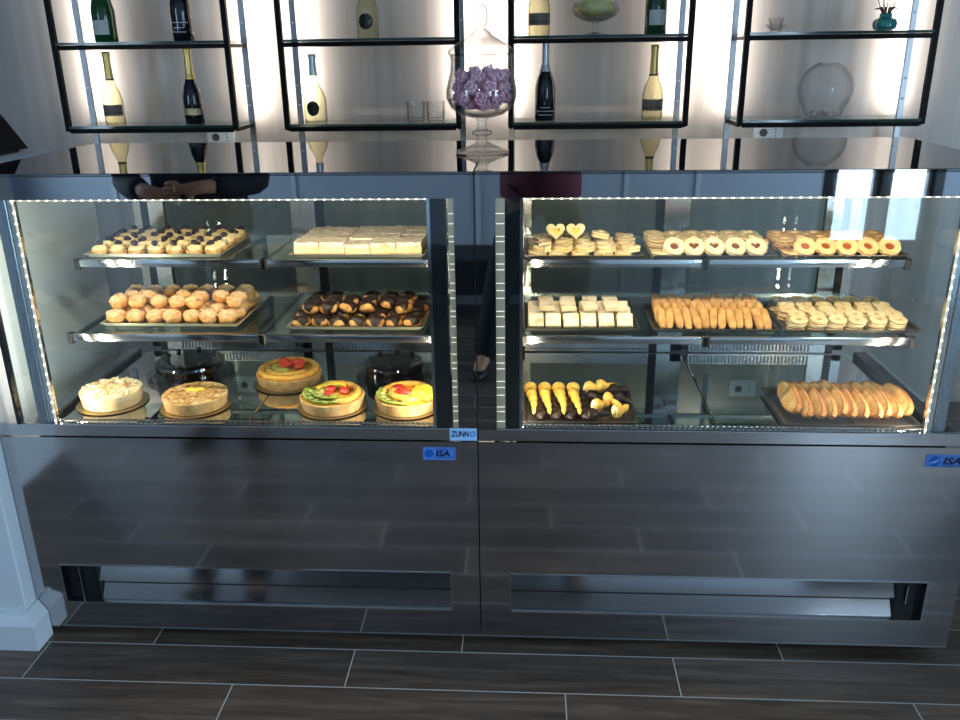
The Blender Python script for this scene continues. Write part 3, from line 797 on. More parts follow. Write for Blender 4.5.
# T9 finger biscuits in three leaning rows
tray(.468, .808, .200, .462, ZL, M['trayd'], 'dark steel tray of almond finger biscuits, middle of the lower right tier')
fg = []
for q in range(3):
    bm = new(); prof = []
    blob(bm, (0, 0, 0), 1, 0, 1, 3)
    for v in bm.verts:
        d = v.co.copy(); k = 1+.06*noise.noise(d*3+Vector((q*9, 0, 0)))
        sx = math.copysign(abs(d.x)**.8, d.x); sy = math.copysign(abs(d.y)**.55, d.y); sz = math.copysign(abs(d.z)**.7, d.z)
        v.co = Vector((sx*.0118*k, sy*.041*k, sz*.0088*k))
    fg.append(mesh('finger_biscuit', bm, M['cantuccio'], 'all'))
for r in range(3):
    for i in range(13):
        x = .497+i*.0235+random.uniform(-.002, .002); y = .246+r*.062+random.uniform(-.004, .004)
        o = put('finger_biscuit', fg[(i+r) % 3], None, (x, y, ZL+.0285+(.004 if r == 2 else 0)), (.50+random.uniform(-.06, .06), random.uniform(-.15, .15), random.uniform(-.12, .12)), random.uniform(.94, 1.04))
        tag(o, 'almond finger biscuit, %s on its tray' % place_words(i, 13, r, 3), 'biscuit', 'almond finger biscuits')

# T10 small round jam biscuits in two layers
tray(.822, 1.185, .200, .472, ZL, M['trayd'], 'dark steel tray of small round biscuits at the right end of the lower right tier')
sm = sandwich('round', .0235, 'round', .0075, M['jam'], M['pale'])
for lay in range(2):
    for r in range(5):
        for i in range(6):
            x = .858+i*.0535+(.010 if r % 2 else 0)+random.uniform(-.003, .003)+lay*.004; y = .236+r*.0485+random.uniform(-.003, .003)
            inst('round_biscuit', sm, 'small round jam biscuit, %s of the %s layer' % (place_words(i, 6, r, 5), ('bottom', 'top')[lay]), 'biscuit', (x, y, ZL+.0024+lay*.0165), (random.uniform(-.03, .03)*lay+.14*lay, random.uniform(-.05, .05)*lay, random.uniform(-.3, .3)), 'small round jam biscuits')

# T11 cream horns, some coated in chocolate
tray(.117, .425, .064, .322, ZD, M['trayd'], 'dark steel tray of yellow and chocolate cream horns on the lower deck', lip=.012, h=.012)
def horn(seed, L, r, m_body, m_tip, freq=5):
    """ridged horn, tip towards -Y"""
    bm = new(); P = []; Rr = []; n = 30
    for k in range(n):
        tt = k/(n-1); P.append((.004*math.sin(tt*5+seed), -L/2+L*tt, r*1.13))
        base = r*(.22+.78*tt) if tt < .95 else r*(1-.5*(tt-.95)/.05)
        Rr.append(base*(1+.5*abs(math.sin(tt*PI*freq))-.32))
    tube(bm, P, Rr, 14); a = mesh('pastry_horn', bm, m_body, 'all')
    bm = new()
    tube(bm, [Vector(P[k])+Vector((0, 0, .0006)) for k in range(n-3, n)]+[Vector((0, L/2+.004, r))], [Rr[k]*1.04 for k in range(n-3, n)]+[r*.3], 14)
    b = mesh('cream_end', bm, m_tip, 'all')
    return [('pastry_horn', a, []), ('cream_end', b, [])]
hy = [horn(i, .215, .0205, M['hornpastry'], M['cream'], 5) for i in range(2)]; hc = [horn(i+4, .20, .0215, M['choc'], M['choc'], 4) for i in range(2)]
for i in range(4):
    inst('cream_horn', hy[i % 2], 'long yellow cream horn pointing to the front, %s from the middle post' % ORD[i], 'pastry', (.143+i*.0405, .178, ZD+.013), (0, 0, .03), 'cream horns', (.86, .92, .82))
    if i < 4: inst('chocolate_horn', hc[i % 2], 'chocolate coated horn lying just right of the %s long yellow horn' % ORD[i], 'pastry', (.1635+i*.0405, .180, ZD+.002), (0, 0, PI+.05), 'chocolate coated horns', (.80, .95, .62))
hs = horn(9, .075, .0165, M['hornpastry'], M['cream'], 2); hd = horn(12, .080, .0170, M['choc'], M['choc'], 2)
for i, (x, y, a, c, lab) in enumerate(((.325, .275, 1.9, 1, 'at the back left'), (.322, .210, .4, 0, 'left middle'), (.335, .150, 2.2, 1, 'left of the front pair'), (.322, .098, 1.7, 0, 'front left'),
        (.368, .240, 2.7, 0, 'in the centre'), (.365, .170, .7, 1, 'nearest the centre'), (.396, .275, 1.4, 0, 'back right corner'), (.385, .118, 2.4, 1, 'front right'), (.399, .200, .9, 0, 'by the right rim'), (.360, .288, 1.7, 1, 'behind the dark centre one'))):
    if c: inst('cream_horn', hs, 'short yellow cream horn on right half of its tray, %s' % lab, 'pastry', (x, y, ZD+.006), (0, 0, a), 'cream horns', (.9, .85, 1.3))
    else: inst('chocolate_horn', hd, 'short chocolate horn on right half of its tray, %s' % lab, 'pastry', (x, y, ZD+.002), (0, 0, a), 'chocolate coated horns', (1.1, .8, 1.1))

# T12 long rusk slices leaning against one another
tray(.808, 1.160, .064, .325, ZD, M['trayd'], 'dark steel tray of long baked rusk slices at the right end of the lower deck', lip=.012, h=.012)
for i in range(11):
    ln = random.uniform(.215, .235)*(1 if i not in (0, 10) else .85); hh = random.uniform(.050, .060)
    bm = new(); n = 22; th = .0072
    pts = []
    for k in range(n):
        a = 2*PI*k/n; cx_ = math.copysign(abs(math.cos(a))**1.0, math.cos(a)); sz_ = math.copysign(abs(math.sin(a))**.8, math.sin(a))
        pts.append((ln/2*cx_, hh/2*(sz_ if sz_ > 0 else sz_*.9)))
    rings = []
    for xx, s_ in ((-th, .9), (-th*.85, 1), (th*.85, 1), (th, .9)):
        rings.append([bm.verts.new((xx+.002*noise.noise(Vector((p[0]*30, p[1]*30, i))), p[0]*s_, p[1]*s_+hh/2+.002*noise.noise(Vector((p[0]*25, i, xx*50))))) for p in pts])
    for a, b in zip(rings, rings[1:]):
        for k in range(n): bm.faces.new((a[k], a[(k+1) % n], b[(k+1) % n], b[k]))
    cents = []
    fA = bm.faces.new(list(reversed(rings[0]))); fB = bm.faces.new(rings[-1]); fA.material_index = fB.material_index = 1
    bmesh.ops.poke(bm, faces=[fA, fB])
    o = obj('rusk_slice', bm, [M['crust'], M['slice']], None, True, (.838+i*.0288, .192+random.uniform(-.008, .008), ZD+.010), (random.uniform(-.02, .02), .50+random.uniform(-.03, .03), random.uniform(-.02, .02)-.03))
    tag(o, 'long baked rusk slice, %s of eleven leaning on the deck tray' % ('leftmost' if i == 0 else 'rightmost' if i == 10 else ORD[i]+' from left'), 'rusk', 'long rusk slices')

# ------------------------------------------------------------------ whole cakes on the left deck
def board(x, y, r, label):
    bm = new(); n = 64
    vs = lathe(bm, [(0, 0), (r*.9, 0), (r*.98, .001), (r, .003), (r*.985, .0035), (r*.9, .0022), (0, .0022)], n, cap=False)
    for v in bm.verts:
        q = math.hypot(v.co.x, v.co.y)
        if q > r*.93:
            k = 1+.022*abs(math.sin(math.atan2(v.co.y, v.co.x)*14)); v.co.x *= k; v.co.y *= k
    o = obj('cake_board', bm, M['doily'], None, True, (x, y, ZD+.0003)); return tag(o, label, 'cake board', 'round gold cake boards')
def tart_shell(r, h, m, lip=.004):
    bm = new(); n = 60
    lathe(bm, [(0, 0), (r*.93, 0), (r, h), (r-lip, h+.001), (r-lip*1.6, h-.006), (0, h-.007)], n, cap=False)
    for v in bm.verts:
        q = math.hypot(v.co.x, v.co.y)
        if q > r*.85:
            k = 1+.008*math.cos(math.atan2(v.co.y, v.co.x)*30); v.co.x *= k; v.co.y *= k
    return mesh('tart_shell', bm, m, True)
def flakes(r, z, n, m, seed, dome=.006):
    rnd = random.Random(seed); bm = new()
    for k in range(n):
        a = rnd.uniform(0, 2*PI); q = r*math.sqrt(rnd.random())
        zz = z+dome*(1-(q/r)**2)+rnd.uniform(0, .003)
        w, l = rnd.uniform(.003, .005), rnd.uniform(.005, .009)
        b = box(bm, -l, l, -w, w, -.0006, .0006)
        mt = Matrix.Translation((q*math.cos(a), q*math.sin(a), zz)) @ Matrix.Rotation(rnd.uniform(0, 6), 4, 'Z') @ Matrix.Rotation(rnd.uniform(-.6, .6), 4, 'X')
        bmesh.ops.transform(bm, matrix=mt, verts=b)
    o = mesh('almond_flakes', bm, m); return o
def dome(r, z, m, nm, h=.006, amp=.002, seed=0):
    bm = new(); prof = [(r*math.cos(k*PI/16), z+h*math.sin(k*PI/16)) for k in range(9)]; prof[-1] = (0, z+h)
    lathe(bm, prof, 40, cap=False)
    for v in bm.verts: v.co.z += amp*noise.noise(Vector((v.co.x*60, v.co.y*60, seed)))
    return mesh(nm, bm, m, 'all')
board(-1.075, .200, .098, 'gold cake board under the pale almond cream tart by the left end')
t = inst('almond_tart', [('tart_shell', tart_shell(.086, .040, M['pale']), []), ('cream_top', dome(.083, .037, M['cream'], 'cream_top', .007), [])],
         'pale almond cream tart with thick white topping, leftmost on the deck', 'tart', (-1.075, .200, ZD+.004), (0, 0, 0), 'whole tarts')
put('almond_flakes', flakes(.080, .042, 230, M['almond'], 3, .006), t)['kind'] = 'stuff'
put('toasted_flakes', flakes(.070, .0435, 45, M['almondtoast'], 13, .006), t)['kind'] = 'stuff'
board(-.822, .185, .100, 'gold cake board under the toasted almond tart, second from left')
t = inst('almond_tart', [('tart_shell', tart_shell(.091, .034, M['shortcrust']), []), ('cream_top', dome(.087, .031, M['cream'], 'cream_top', .004), [])],
         'toasted almond tart with brown rim and striped flaky top, second from left', 'tart', (-.822, .185, ZD+.004), (0, 0, 0), 'whole tarts')
put('almond_flakes', flakes(.083, .0345, 260, M['almondtoast'], 5, .004), t)['kind'] = 'stuff'
for i, (x, y) in enumerate(((0, .003), (.012, .008), (-.012, .006))):
    bm = new(); blob(bm, (x, y, .042), .012, .2, 80, 2, (1.3, .7, .6), i); obj('candied_peel', bm, M['custard'], t, 'all')

# fruit pieces
def disc(r, h):
    return [(0, 0), (r*.94, 0), (r, h*.3), (r, h*.7), (r*.94, h), (0, h)]
bm = new(); lathe(bm, disc(.0175, .004), 20, cap=False); kiwi_me = mesh('kiwi_slice', bm, M['kiwi'], True)
bm = new(); lathe(bm, [(0, .0038), (.0055, .0038), (.005, .0046), (0, .0048)], 12, sx=1.2, cap=False); kh_me = mesh('kiwi_heart', bm, M['kiwiheart'], True)
bm = new()
for k in range(14):
    a = 2*PI*k/14; blob(bm, (.0085*math.cos(a), .0085*math.sin(a), .0042), .0009, 0, 1, 1)
ks_me = mesh('kiwi_seeds', bm, M['kiwiseed'])
def berry_half():
    bm = new(); blob(bm, (0, 0, 0), .016, .04, 60, 3, (.85, 1.15, .75), 2, 0)
    for v in bm.verts:
        if v.co.y > 0: v.co.x *= 1-.5*v.co.y/.02
    return mesh('strawberry', bm, M['straw'], 'all')
sb_me = berry_half()
def crescent(m, R=.03, r=.007, a0=-1.1, a1=1.1, nm='peach_slice'):
    bm = new(); n = 12; P = []; Rr = []
    for k in range(n):
        tt = k/(n-1); a = a0+(a1-a0)*tt; P.append((R*math.cos(a)-R, R*math.sin(a), .004)); Rr.append(.0015+r*math.sin(PI*tt)**.7)
    tube(bm, P, Rr, 8); return mesh(nm, bm, m, 'all')
pe_me = crescent(M['peach']); pi_me = crescent(M['pine'], .045, .011, -.7, .7, 'pineapple_slice')
bm = new(); blob(bm, (0, 0, .006), .009, 0, 1, 2, (1, 1.2, .9)); gr_me = mesh('green_grape', bm, M['grape'], 'all')
def fruit_tart(x, y, label, r, kind):
    t = inst('fruit_tart', [('tart_shell', tart_shell(r, .032, M['shortcrust'] if kind else M['pastry']), []), ('custard_filling', dome(r*.93, .027, M['custard'], 'custard_filling', .004), [])],
             label, 'tart', (x, y, ZD+.004), (0, 0, 0), 'whole tarts')
    def fr(nm, me, a, q, z=.033, tilt=0, rz=None, sc=1, subs=()):
        sc *= 1.18
        o = put(nm, me, t, (q*r*math.cos(a), q*r*math.sin(a), z), (0, tilt, rz if rz is not None else a), sc)
        for sn, sm_ in subs: put(sn, sm_, o)
        return o
    kw = (('kiwi_heart', kh_me), ('kiwi_seeds', ks_me))
    if kind == 1:      # kiwi along the front-left, peaches round the right and back, strawberries in the middle
        for k in range(6): fr('kiwi_slice', kiwi_me, PI*.95+k*.40, .72, .035, -.35, subs=kw)
        for k in range(4): fr('kiwi_slice', kiwi_me, PI*1.1+k*.5, .42, .038, -.3, subs=kw)
        for k in range(7): fr('peach_slice', pe_me, -.75+k*.42, .80, .032, .2)
        fr('strawberry', sb_me, 2.0, .28, .036, .1, 2.6); fr('strawberry', sb_me, .5, .38, .036, .1, .4); fr('strawberry', sb_me, 4.2, .1, .035, 0, 4.4, .8)
        for k in range(4): fr('pineapple_slice', pi_me, 1.4+k*.3, .55, .037, .3, None, .75)
        fr('green_grape', gr_me, 3.1, .32); fr('green_grape', gr_me, 5.0, .42)
    elif kind == 2:    # kiwi front-left, strawberry and bright pineapple wedge on the right
        for k in range(6): fr('kiwi_slice', kiwi_me, PI*.9+k*.38, .76, .034, -.3, subs=kw)
        for k in range(4): fr('peach_slice', pe_me, 3.0+k*.5, .48, .036, -.2)
        for k in range(6): fr('peach_slice', pe_me, .9+k*.35, .76, .034, .25)
        fr('strawberry', sb_me, 4.5, .15, .040, .2, 1.2, 1.25); fr('strawberry', sb_me, 2.4, .42, .038, .2, 2.6, 1.1); fr('strawberry', sb_me, 3.7, .38, .036, .1, 3.0)
        for k in range(3): fr('pineapple_slice', pi_me, -.55+k*.35, .62, .042, -.4, 1.0, 1.1)
        for k in range(3): fr('peach_slice', pe_me, -1.2+k*.3, .62, .034, .2)
    else:              # back tart: peach ring, heap of strawberries and green fruit
        for k in range(14): fr('peach_slice', pe_me, k*2*PI/14, .84, .034, .25)
        for k in range(5): fr('strawberry', sb_me, .5+k*.55, .32+.1*(k % 2), .040+.006*(k % 2), .2, k*1.3, 1.05)
        for k in range(5): fr('green_grape', gr_me, PI+.1+k*.35, .38, .036, 0, None, 1.3)
        for k in range(3): fr('kiwi_slice', kiwi_me, 3.6+k*.5, .50, .038, -.5, subs=kw)
        for k in range(7): fr('peach_slice', pe_me, 3.4+k*.36, .62, .036, -.1)
    return t
board(-.425, .188, .098, 'scalloped gold board under the kiwi and strawberry tart in the front middle')
fruit_tart(-.425, .188, 'fruit tart with kiwi in front and two strawberries, between almond tart and middle post', .091, 1)
board(-.212, .190, .096, 'gold board under the pineapple topped fruit tart beside the middle post')
fruit_tart(-.212, .190, 'fruit tart with yellow pineapple and kiwi, right beside the middle post', .089, 2)
board(-.602, .375, .104, 'gold board under the peach fruit tart at the back')
fruit_tart(-.600, .375, 'peach rimmed fruit tart heaped with strawberries, behind the front row of tarts', .098, 3)
# black mirror glazed cakes on plates
def black_cake(x, y, r, label, plabel):
    bm = new(); lathe(bm, [(0, 0), (r*1.1, 0), (r*1.25, .006), (r*1.27, .008), (r*1.24, .0085), (r*1.08, .003), (0, .003)], 48, cap=False)
    o = obj('cake_plate', bm, M['vessel'], None, True, (x, y, ZD+.0003)); tag(o, plabel, 'plate', 'glass cake plates')
    bm = new(); h = .05
    lathe(bm, [(0, 0), (r, 0), (r, h*.75), (r*.97, h*.92), (r*.9, h*.99), (r*.6, h), (0, h)], 48, cap=False)
    a = mesh('glazed_cake', bm, M['blackglaze'], True)
    bm = new()
    for k in range(8):
        an = 2*PI*k/8; blob(bm, (r*.78*math.cos(an), r*.78*math.sin(an), h+.004), .008, .1, 60, 2, (1, 1, .8), k)
    b = mesh('chocolate_drops', bm, M['blackglaze'], 'all')
    inst('chocolate_cake', [('glazed_cake', a, []), ('chocolate_drops', b, [])], label, 'cake', (x, y, ZD+.0038), (0, 0, 0), 'black glazed cakes')
black_cake(-.93, .43, .105, 'black mirror glazed chocolate cake at the back behind the two almond tarts', 'clear glass plate under the black cake behind the almond tarts')
black_cake(-.285, .43, .092, 'black mirror glazed chocolate cake at the back behind the pineapple fruit tart', 'clear glass plate under the black cake behind the fruit tarts')

# ------------------------------------------------------------------ apothecary jar with sugar roses
JX, JY = .0005, .3745
t = thing('apothecary_jar', 'tall lidded clear glass footed jar of mauve sugar roses on the counter top', 'jar', (JX, JY, ZT))
bm = new()
foot = [(0, .001), (.066, .001), (.074, .003), (.0745, .006), (.050, .014), (.022, .026), (.0135, .034), (.0125, .042), (.015, .046), (.026, .049), (.028, .054), (.026, .059), (.0145, .063), (.0115, .074), (.0125, .086), (.016, .094)]
lathe(bm, foot, 40, cap=False); obj('foot', bm, M['vessel'], t, True)
bm = new()
bowl = [(.005, .093), (.030, .095), (.060, .103), (.083, .120), (.095, .145), (.096, .165), (.090, .190), (.084, .212), (.082, .240), (.0845, .254)]
inner = [(max(r-.0035, .002), z+(.004 if i < 3 else 0)) for i, (r, z) in enumerate(bowl)]
lathe(bm, bowl+list(reversed(inner)), 48, cap=False); obj('bowl', bm, M['vessel'], t, True)
bm = new()
lid = [(.086, .254), (.0895, .260), (.088, .267), (.070, .281), (.048, .294), (.030, .303), (.023, .312), (.012, .319), (.0125, .326), (.0165, .334), (.0185, .350), (.0175, .366), (.0135, .375), (.006, .380), (0, .381)]
lathe(bm, lid, 48, cap=False); obj('lid', bm, M['vessel'], t, True)
bm = new(); lathe(bm, [(.0845, .2545), (.087, .2555), (.0845, .2575)], 48, cap=False); obj('lid_rim', bm, M['vessel'], t, True)
def rose_mesh(seed):
    bm = new(); rnd = random.Random(seed)
    blob(bm, (0, 0, 0), .0135, .12, 90, 2, (1, 1, .9), seed)
    for k in range(9):
        a = k*2.4; rr = .006+.0011*k; tl = .25+.09*k
        pts = []
        for j in range(5):
            b = -1+j*.5
            pts.append((rr*math.cos(a+b*.6), rr*math.sin(a+b*.6), .016-.0013*k+.002*math.cos(b*1.5)))
        tube(bm, pts, [.0012, .0034, .0042, .0034, .0012], 6)
    return mesh('sugar_rose', bm, M['rose'], 'all')
roses = [rose_mesh(i) for i in range(4)]
spots = []
for lay, (n, rr, z, off) in enumerate(((4, .030, .130, .3), (8, .057, .146, 0), (3, .022, .156, .9), (8, .060, .174, .39), (4, .026, .186, .2), (7, .054, .203, .1), (2, .020, .212, .8))):
    for k in range(n): spots.append((lay, k, n, rr*math.cos(off+2*PI*k/n), rr*math.sin(off+2*PI*k/n), z))
LAYN = ['lowest ring', 'second ring', 'lower core', 'wide middle ring', 'middle core', 'upper ring', 'topmost pair']
for lay, k, n, x, y, z in spots:
    ang = math.atan2(y, x)
    o = put('sugar_rose', roses[(k+lay) % 4], None, (JX+x, JY+y, ZT+z), (PI/2+.3*math.sin(k*2.), random.uniform(-.4, .4), ang+PI/2), 1.12)
    tag(o, 'mauve sugar rose inside the glass jar, %s, %s' % (LAYN[lay], ORD[k]+' one counted from the right'), 'sugar rose', 'sugar roses in the jar')

# black register screen on the left wall top
t = thing('register_screen', 'black flat screen on a stand at the left end of the counter, partly cropped', 'screen', (-1.572, .50, 1.33))
bm = new(); box(bm, -.12, .105, -.13, .13, 0, .012, .004); obj('base', bm, M['plastic'], t)
bm = new(); prism(bm, [(.115, .008), (-.07, .290), (-.09, .28), (.085, .006)], -.16, .16); obj('screen', bm, M['deadblack'], t)

# ------------------------------------------------------------------ wall shelving units
Y0, Y1 = 1.537, 1.757
ZTOP = 2.32
SHZ = (1.327, 1.6525, 1.978, ZTOP)
units = [(-1.785, -1.077), (-.861, -.156), (.0545, .7505), (.9655, 1.672)]
UN = ['leftmost', 'second from left', 'third from left', 'rightmost']
for ui, (a, b) in enumerate(units):
    t = thing('wall_shelving_unit', 'black metal frame wall shelving unit with glass shelves, %s of four' % UN[ui], 'shelving', (0, 0, 0), group='wall shelving units')
    P = .0105
    for x in (a, b):
        bm = new(); box(bm, x-P, x+P, Y0-P, Y0+P, SHZ[0]-.012, ZTOP, .001); obj('front_upright', bm, M['black'], t)
        bm = new(); box(bm, x-.012, x+.012, Y1-.006, Y1+.006, SHZ[0]-.18, ZTOP, .001); up = obj('rear_upright', bm, M['rearsteel'], t)
        for z in (1.40, 1.48, 1.73, 1.86, 2.05):
            bm = new(); lathe(bm, [(.004, 0), (.004, .004), (0, .005)], 10, x, z, 0, cap=False)
            for v in bm.verts: v.co = Vector((v.co.x, Y1-.006-v.co.z, v.co.y))
            obj('screw', bm, M['socket'], up)
    for k, z in enumerate(SHZ):
        bm = new(); box(bm, a+P, b-P, Y0-.010, Y0+.010, z-.020, z-.002, .001)
        box(bm, a-.006, a+.006, Y0+.01, Y1-.006, z-.018, z-.004); box(bm, b-.006, b+.006, Y0+.01, Y1-.006, z-.018, z-.004)
        rl = obj('shelf_rail', bm, M['black'], t)
        if k < 3:
            bm = new(); box(bm, a+.006, b-.006, Y0-.008, Y1+.01, z, z+.008, .001); obj('glass_shelf', bm, M['shelfglass'], t)
            bm = new(); box(bm, a+.008, b-.008, Y0-.011, Y0-.008, z-.001, z+.009); obj('glass_shelf_edge', bm, M['glassedge'], t)
        else:
            bm = new(); box(bm, a, b, Y1-.01, Y1+.006, z-.02, z-.002); obj('top_bar', bm, M['black'], t)
    # lamp tape behind each rear upright, shining on the wall
    for x in (a, b):
        bm = new(); box(bm, x-.006, x+.006, Y1+.010, Y1+.014, SHZ[0]-.05, ZTOP-.02); obj('light_tape', bm, M['ledbar'], t)

# ------------------------------------------------------------------ bottles and glassware
Z1, Z2 = SHZ[0]+.0085, SHZ[1]+.0085
def wine(nm, x, y, z, h, r, body, foil, label, cat, lab=None, foil_from=.62, shoulder=.5, extra=None, neck=.0135, rz=0):
    t = thing(nm, label, cat, (x, y, z), (0, 0, rz))
    bm = new(); s = shoulder
    prof = [(0, 0), (r*.93, 0), (r, .006), (r, h*s*.92), (r*.96, h*s), (r*.80, h*(s+.09)), (r*.58, h*(s+.16)), (neck*1.15, h*(s+.25)), (neck, h*.86), (neck, h*.985), (neck*.8, h*.99), (0, h*.99)]
    lathe(bm, prof, 28, cap=False); obj('bottle_body', bm, body, t, True)
    def rad(zz):
        for (r0, z0), (r1, z1) in zip(prof[1:], prof[2:]):
            if z0 <= zz <= z1 and z1 > z0: return r0+(r1-r0)*(zz-z0)/(z1-z0)
        return neck
    if foil:
        bm = new(); zs = [h*foil_from+(h*.985-h*foil_from)*k/10 for k in range(11)]
        pr = [(rad(zz)+.0012, zz) for zz in zs]; pr[-1] = (neck*1.25, h*.985)
        pr = pr[:-1]+[(neck*1.3, h*.945), (neck*1.35, h*.98), (neck*1.0, h), (0, h+.001)]
        lathe(bm, pr, 24, cap=False); obj('foil', bm, foil, t, True)
        bm = new(); zz = h*foil_from; lathe(bm, [(rad(zz)+.0014, zz-.003), (rad(zz)+.0022, zz), (rad(zz)+.0016, zz+.004)], 24, cap=False); obj('foil_collar', bm, M['lab_dark'] if body in (M['wineglass'],) else foil, t, True)
    for ln, z0, z1, mt, half in (lab or []):
        bm = new(); n = 16
        for k in range(n):
            a0 = -PI/2-half+2*half*k/n; a1 = -PI/2-half+2*half*(k+1)/n
            q = [((rad(zz)+.0008)*math.cos(an), (rad(zz)+.0008)*math.sin(an), zz) for an, zz in ((a0, z0), (a1, z0), (a1, z1), (a0, z1))]
            bm.faces.new([bm.verts.new(p) for p in q])
        bmesh.ops.remove_doubles(bm, verts=bm.verts, dist=1e-5)
        obj(ln, bm, mt, t, True)
    return t
def oval(t, z, rr, r, m, w=.8):
    """printed disc wrapped on the bottle front"""
    bm = new(); n = 24; pts = [(0, 0)]+[(rr*w*math.cos(2*PI*k/n), rr*math.sin(2*PI*k/n)) for k in range(n)]
    vs = [bm.verts.new(((r+.0012)*math.sin(px/r), -(r+.0012)*math.cos(px/r), z+pz)) for px, pz in pts]
    for k in range(n): bm.faces.new((vs[0], vs[1+k], vs[1+(k+1) % n]))
    return obj('round_label', bm, m, t)
H = .300
taupe = [('label', .035, .080, M['lab_taupe'], 1.35), ('label_band', .043, .052, M['lab_dark'], 1.36)]
# lower shelves
wine('sparkling_wine_bottle', -1.63, 1.64, Z1, .290, .041, M['wineglass'], M['goldfoil'], 'pale golden wine bottle with gold foil, left on the lower leftmost shelf', 'bottle', taupe, .62, .36)
wine('sparkling_wine_bottle', -1.285, 1.64, Z1, .302, .041, M['darkbottle'], M['goldfoil'], 'dark wine bottle with gold foil and gold label, lower leftmost shelf', 'bottle', [('label', .036, .062, M['lab_gold'], 1.1)], .60, .40)
t = wine('white_wine_bottle', -.765, 1.64, Z1, .270, .047, M['clearbottle'], M['silverfoil'], 'pale wine bottle with round black emblem and silver foil, second unit lower shelf', 'bottle', None, .70, .36)
oval(t, .058, .030, .047, M['lab_dark'], .9)
wine('sparkling_wine_bottle', .1935, 1.64, Z1, .322, .042, M['darkbottle'], M['silverfoil'], 'black wine bottle with silver foil, third unit lower shelf at left', 'bottle', [('label_band', .036, .039, M['lab_line'], .9), ('label_print', .050, .054, M['lab_line'], .5), ('label_band', .022, .024, M['lab_line'], .7)], .60, .42)
wine('sparkling_wine_bottle', .631, 1.64, Z1, .288, .042, M['wineglass'], M['goldfoil'], 'pale golden wine bottle with gold foil, third unit lower shelf at right', 'bottle', taupe, .60, .36)
# upper shelves
wine('sparkling_wine_bottle', -1.615, 1.64, Z2, H, .046, M['greenbottle'], M['silverfoil'], 'green wine bottle with pale label on the upper leftmost shelf at left', 'bottle', [('label', .030, .085, M['lab_white'], .75)], .72, .45)
wine('sparkling_wine_bottle', -1.290, 1.64, Z2, H, .044, M['darkbottle'], M['goldfoil'], 'dark blue wine bottle with pale outlined label on the upper leftmost shelf at right', 'bottle', [('label_band', .070, .073, M['lab_line'], .9), ('label_print', .034, .037, M['lab_line'], .7), ('label_print', .050, .053, M['lab_line'], .5)], .72, .5)
t = wine('white_wine_bottle', -.526, 1.64, Z2, H, .044, M['clearbottle'], M['silverfoil'], 'clear bottle with round black emblem on the second unit upper shelf', 'bottle', None, .70, .4)
oval(t, .064, .030, .044, M['lab_dark'], 1.0)
wine('sparkling_wine_bottle', .166, 1.64, Z2, H, .043, M['wineglass'], M['goldfoil'], 'pale golden wine bottle with taupe label, third unit upper shelf at left', 'bottle', [('label', .040, .085, M['lab_taupe'], 1.35), ('label_band', .048, .058, M['lab_dark'], 1.36)], .66, .4)
wine('sparkling_wine_bottle', .627, 1.64, Z2, H, .043, M['greenbottle'], M['silverfoil'], 'green wine bottle with oval pale label, third unit upper shelf at right', 'bottle', [('label', .034, .090, M['lab_white'], .75)], .72, .45)
# two tumblers
for x, w in ((-.345, 'left'), (-.262, 'right')):
    bm = new(); prof = [(0, .0), (.033, 0), (.037, .006), (.039, .078), (.0365, .078), (.034, .012), (0, .010)]
    o = obj('glass_tumbler', bm if lathe(bm, prof, 28, cap=False) else bm, M['vessel'], None, True, (x, 1.66, Z1)); tag(o, 'clear glass tumbler, %s of the two on second unit lower shelf' % w, 'glass', 'clear tumblers')
# footed bowl of yellow sweets
t = thing('footed_glass_bowl', 'footed clear glass bowl filled with yellow sweets, third unit upper shelf', 'bowl', (.3895, 1.65, Z2))
bm = new(); lathe(bm, [(0, 0), (.05, 0), (.052, .003), (.02, .008), (.008, .014), (.007, .040), (.014, .048), (.050, .056), (.082, .072), (.094, .092), (.090, .112), (.082, .122), (.079, .122), (.087, .112), (.091, .092), (.078, .074), (.03, .056), (0, .054)], 40, cap=False); obj('bowl', bm, M['vessel'], t, True)
bm = new(); blob(bm, (0, 0, .104), .076, .05, 60, 4, (1, 1, .48), 3)
o = obj('yellow_sweets', bm, M['yellowstuff'], None, 'all', (.3895, 1.65, Z2)); tag(o, 'yellow sweets heaped in the footed glass bowl', 'sweets'); o['kind'] = 'stuff'
# round glass fish-bowl vase on its side unit
t = thing('round_glass_vase', 'round clear glass bubble vase on the rightmost unit lower shelf', 'vase', (1.325, 1.655, Z1))
bm = new(); n = 15; prof = [(.05, .001), (.07, .006)]+[(.107*math.sin(a), .107-.107*math.cos(a)+.002) for a in [PI*(.28+.60*k/n) for k in range(n+1)]]
lathe(bm, [(0, .001)]+prof+[(.040, .213), (.037, .213)]+[(max(r-.003, 0), z) for r, z in reversed(prof)], 44, cap=False); obj('bowl', bm, M['faintvessel'], t, True)
bm = new()
for k in range(46):
    a = random.uniform(0, 2*PI); q = .06*math.sqrt(random.random()); blob(bm, (q*math.cos(a), q*math.sin(a), .010+random.uniform(0, .012)), .005, 0, 1, 1)
o = obj('glass_pebbles', bm, M['vessel'], None, 'all', (1.325, 1.655, Z1)); tag(o, 'small clear glass pebbles at the bottom of the round vase', 'pebbles'); o['kind'] = 'stuff'
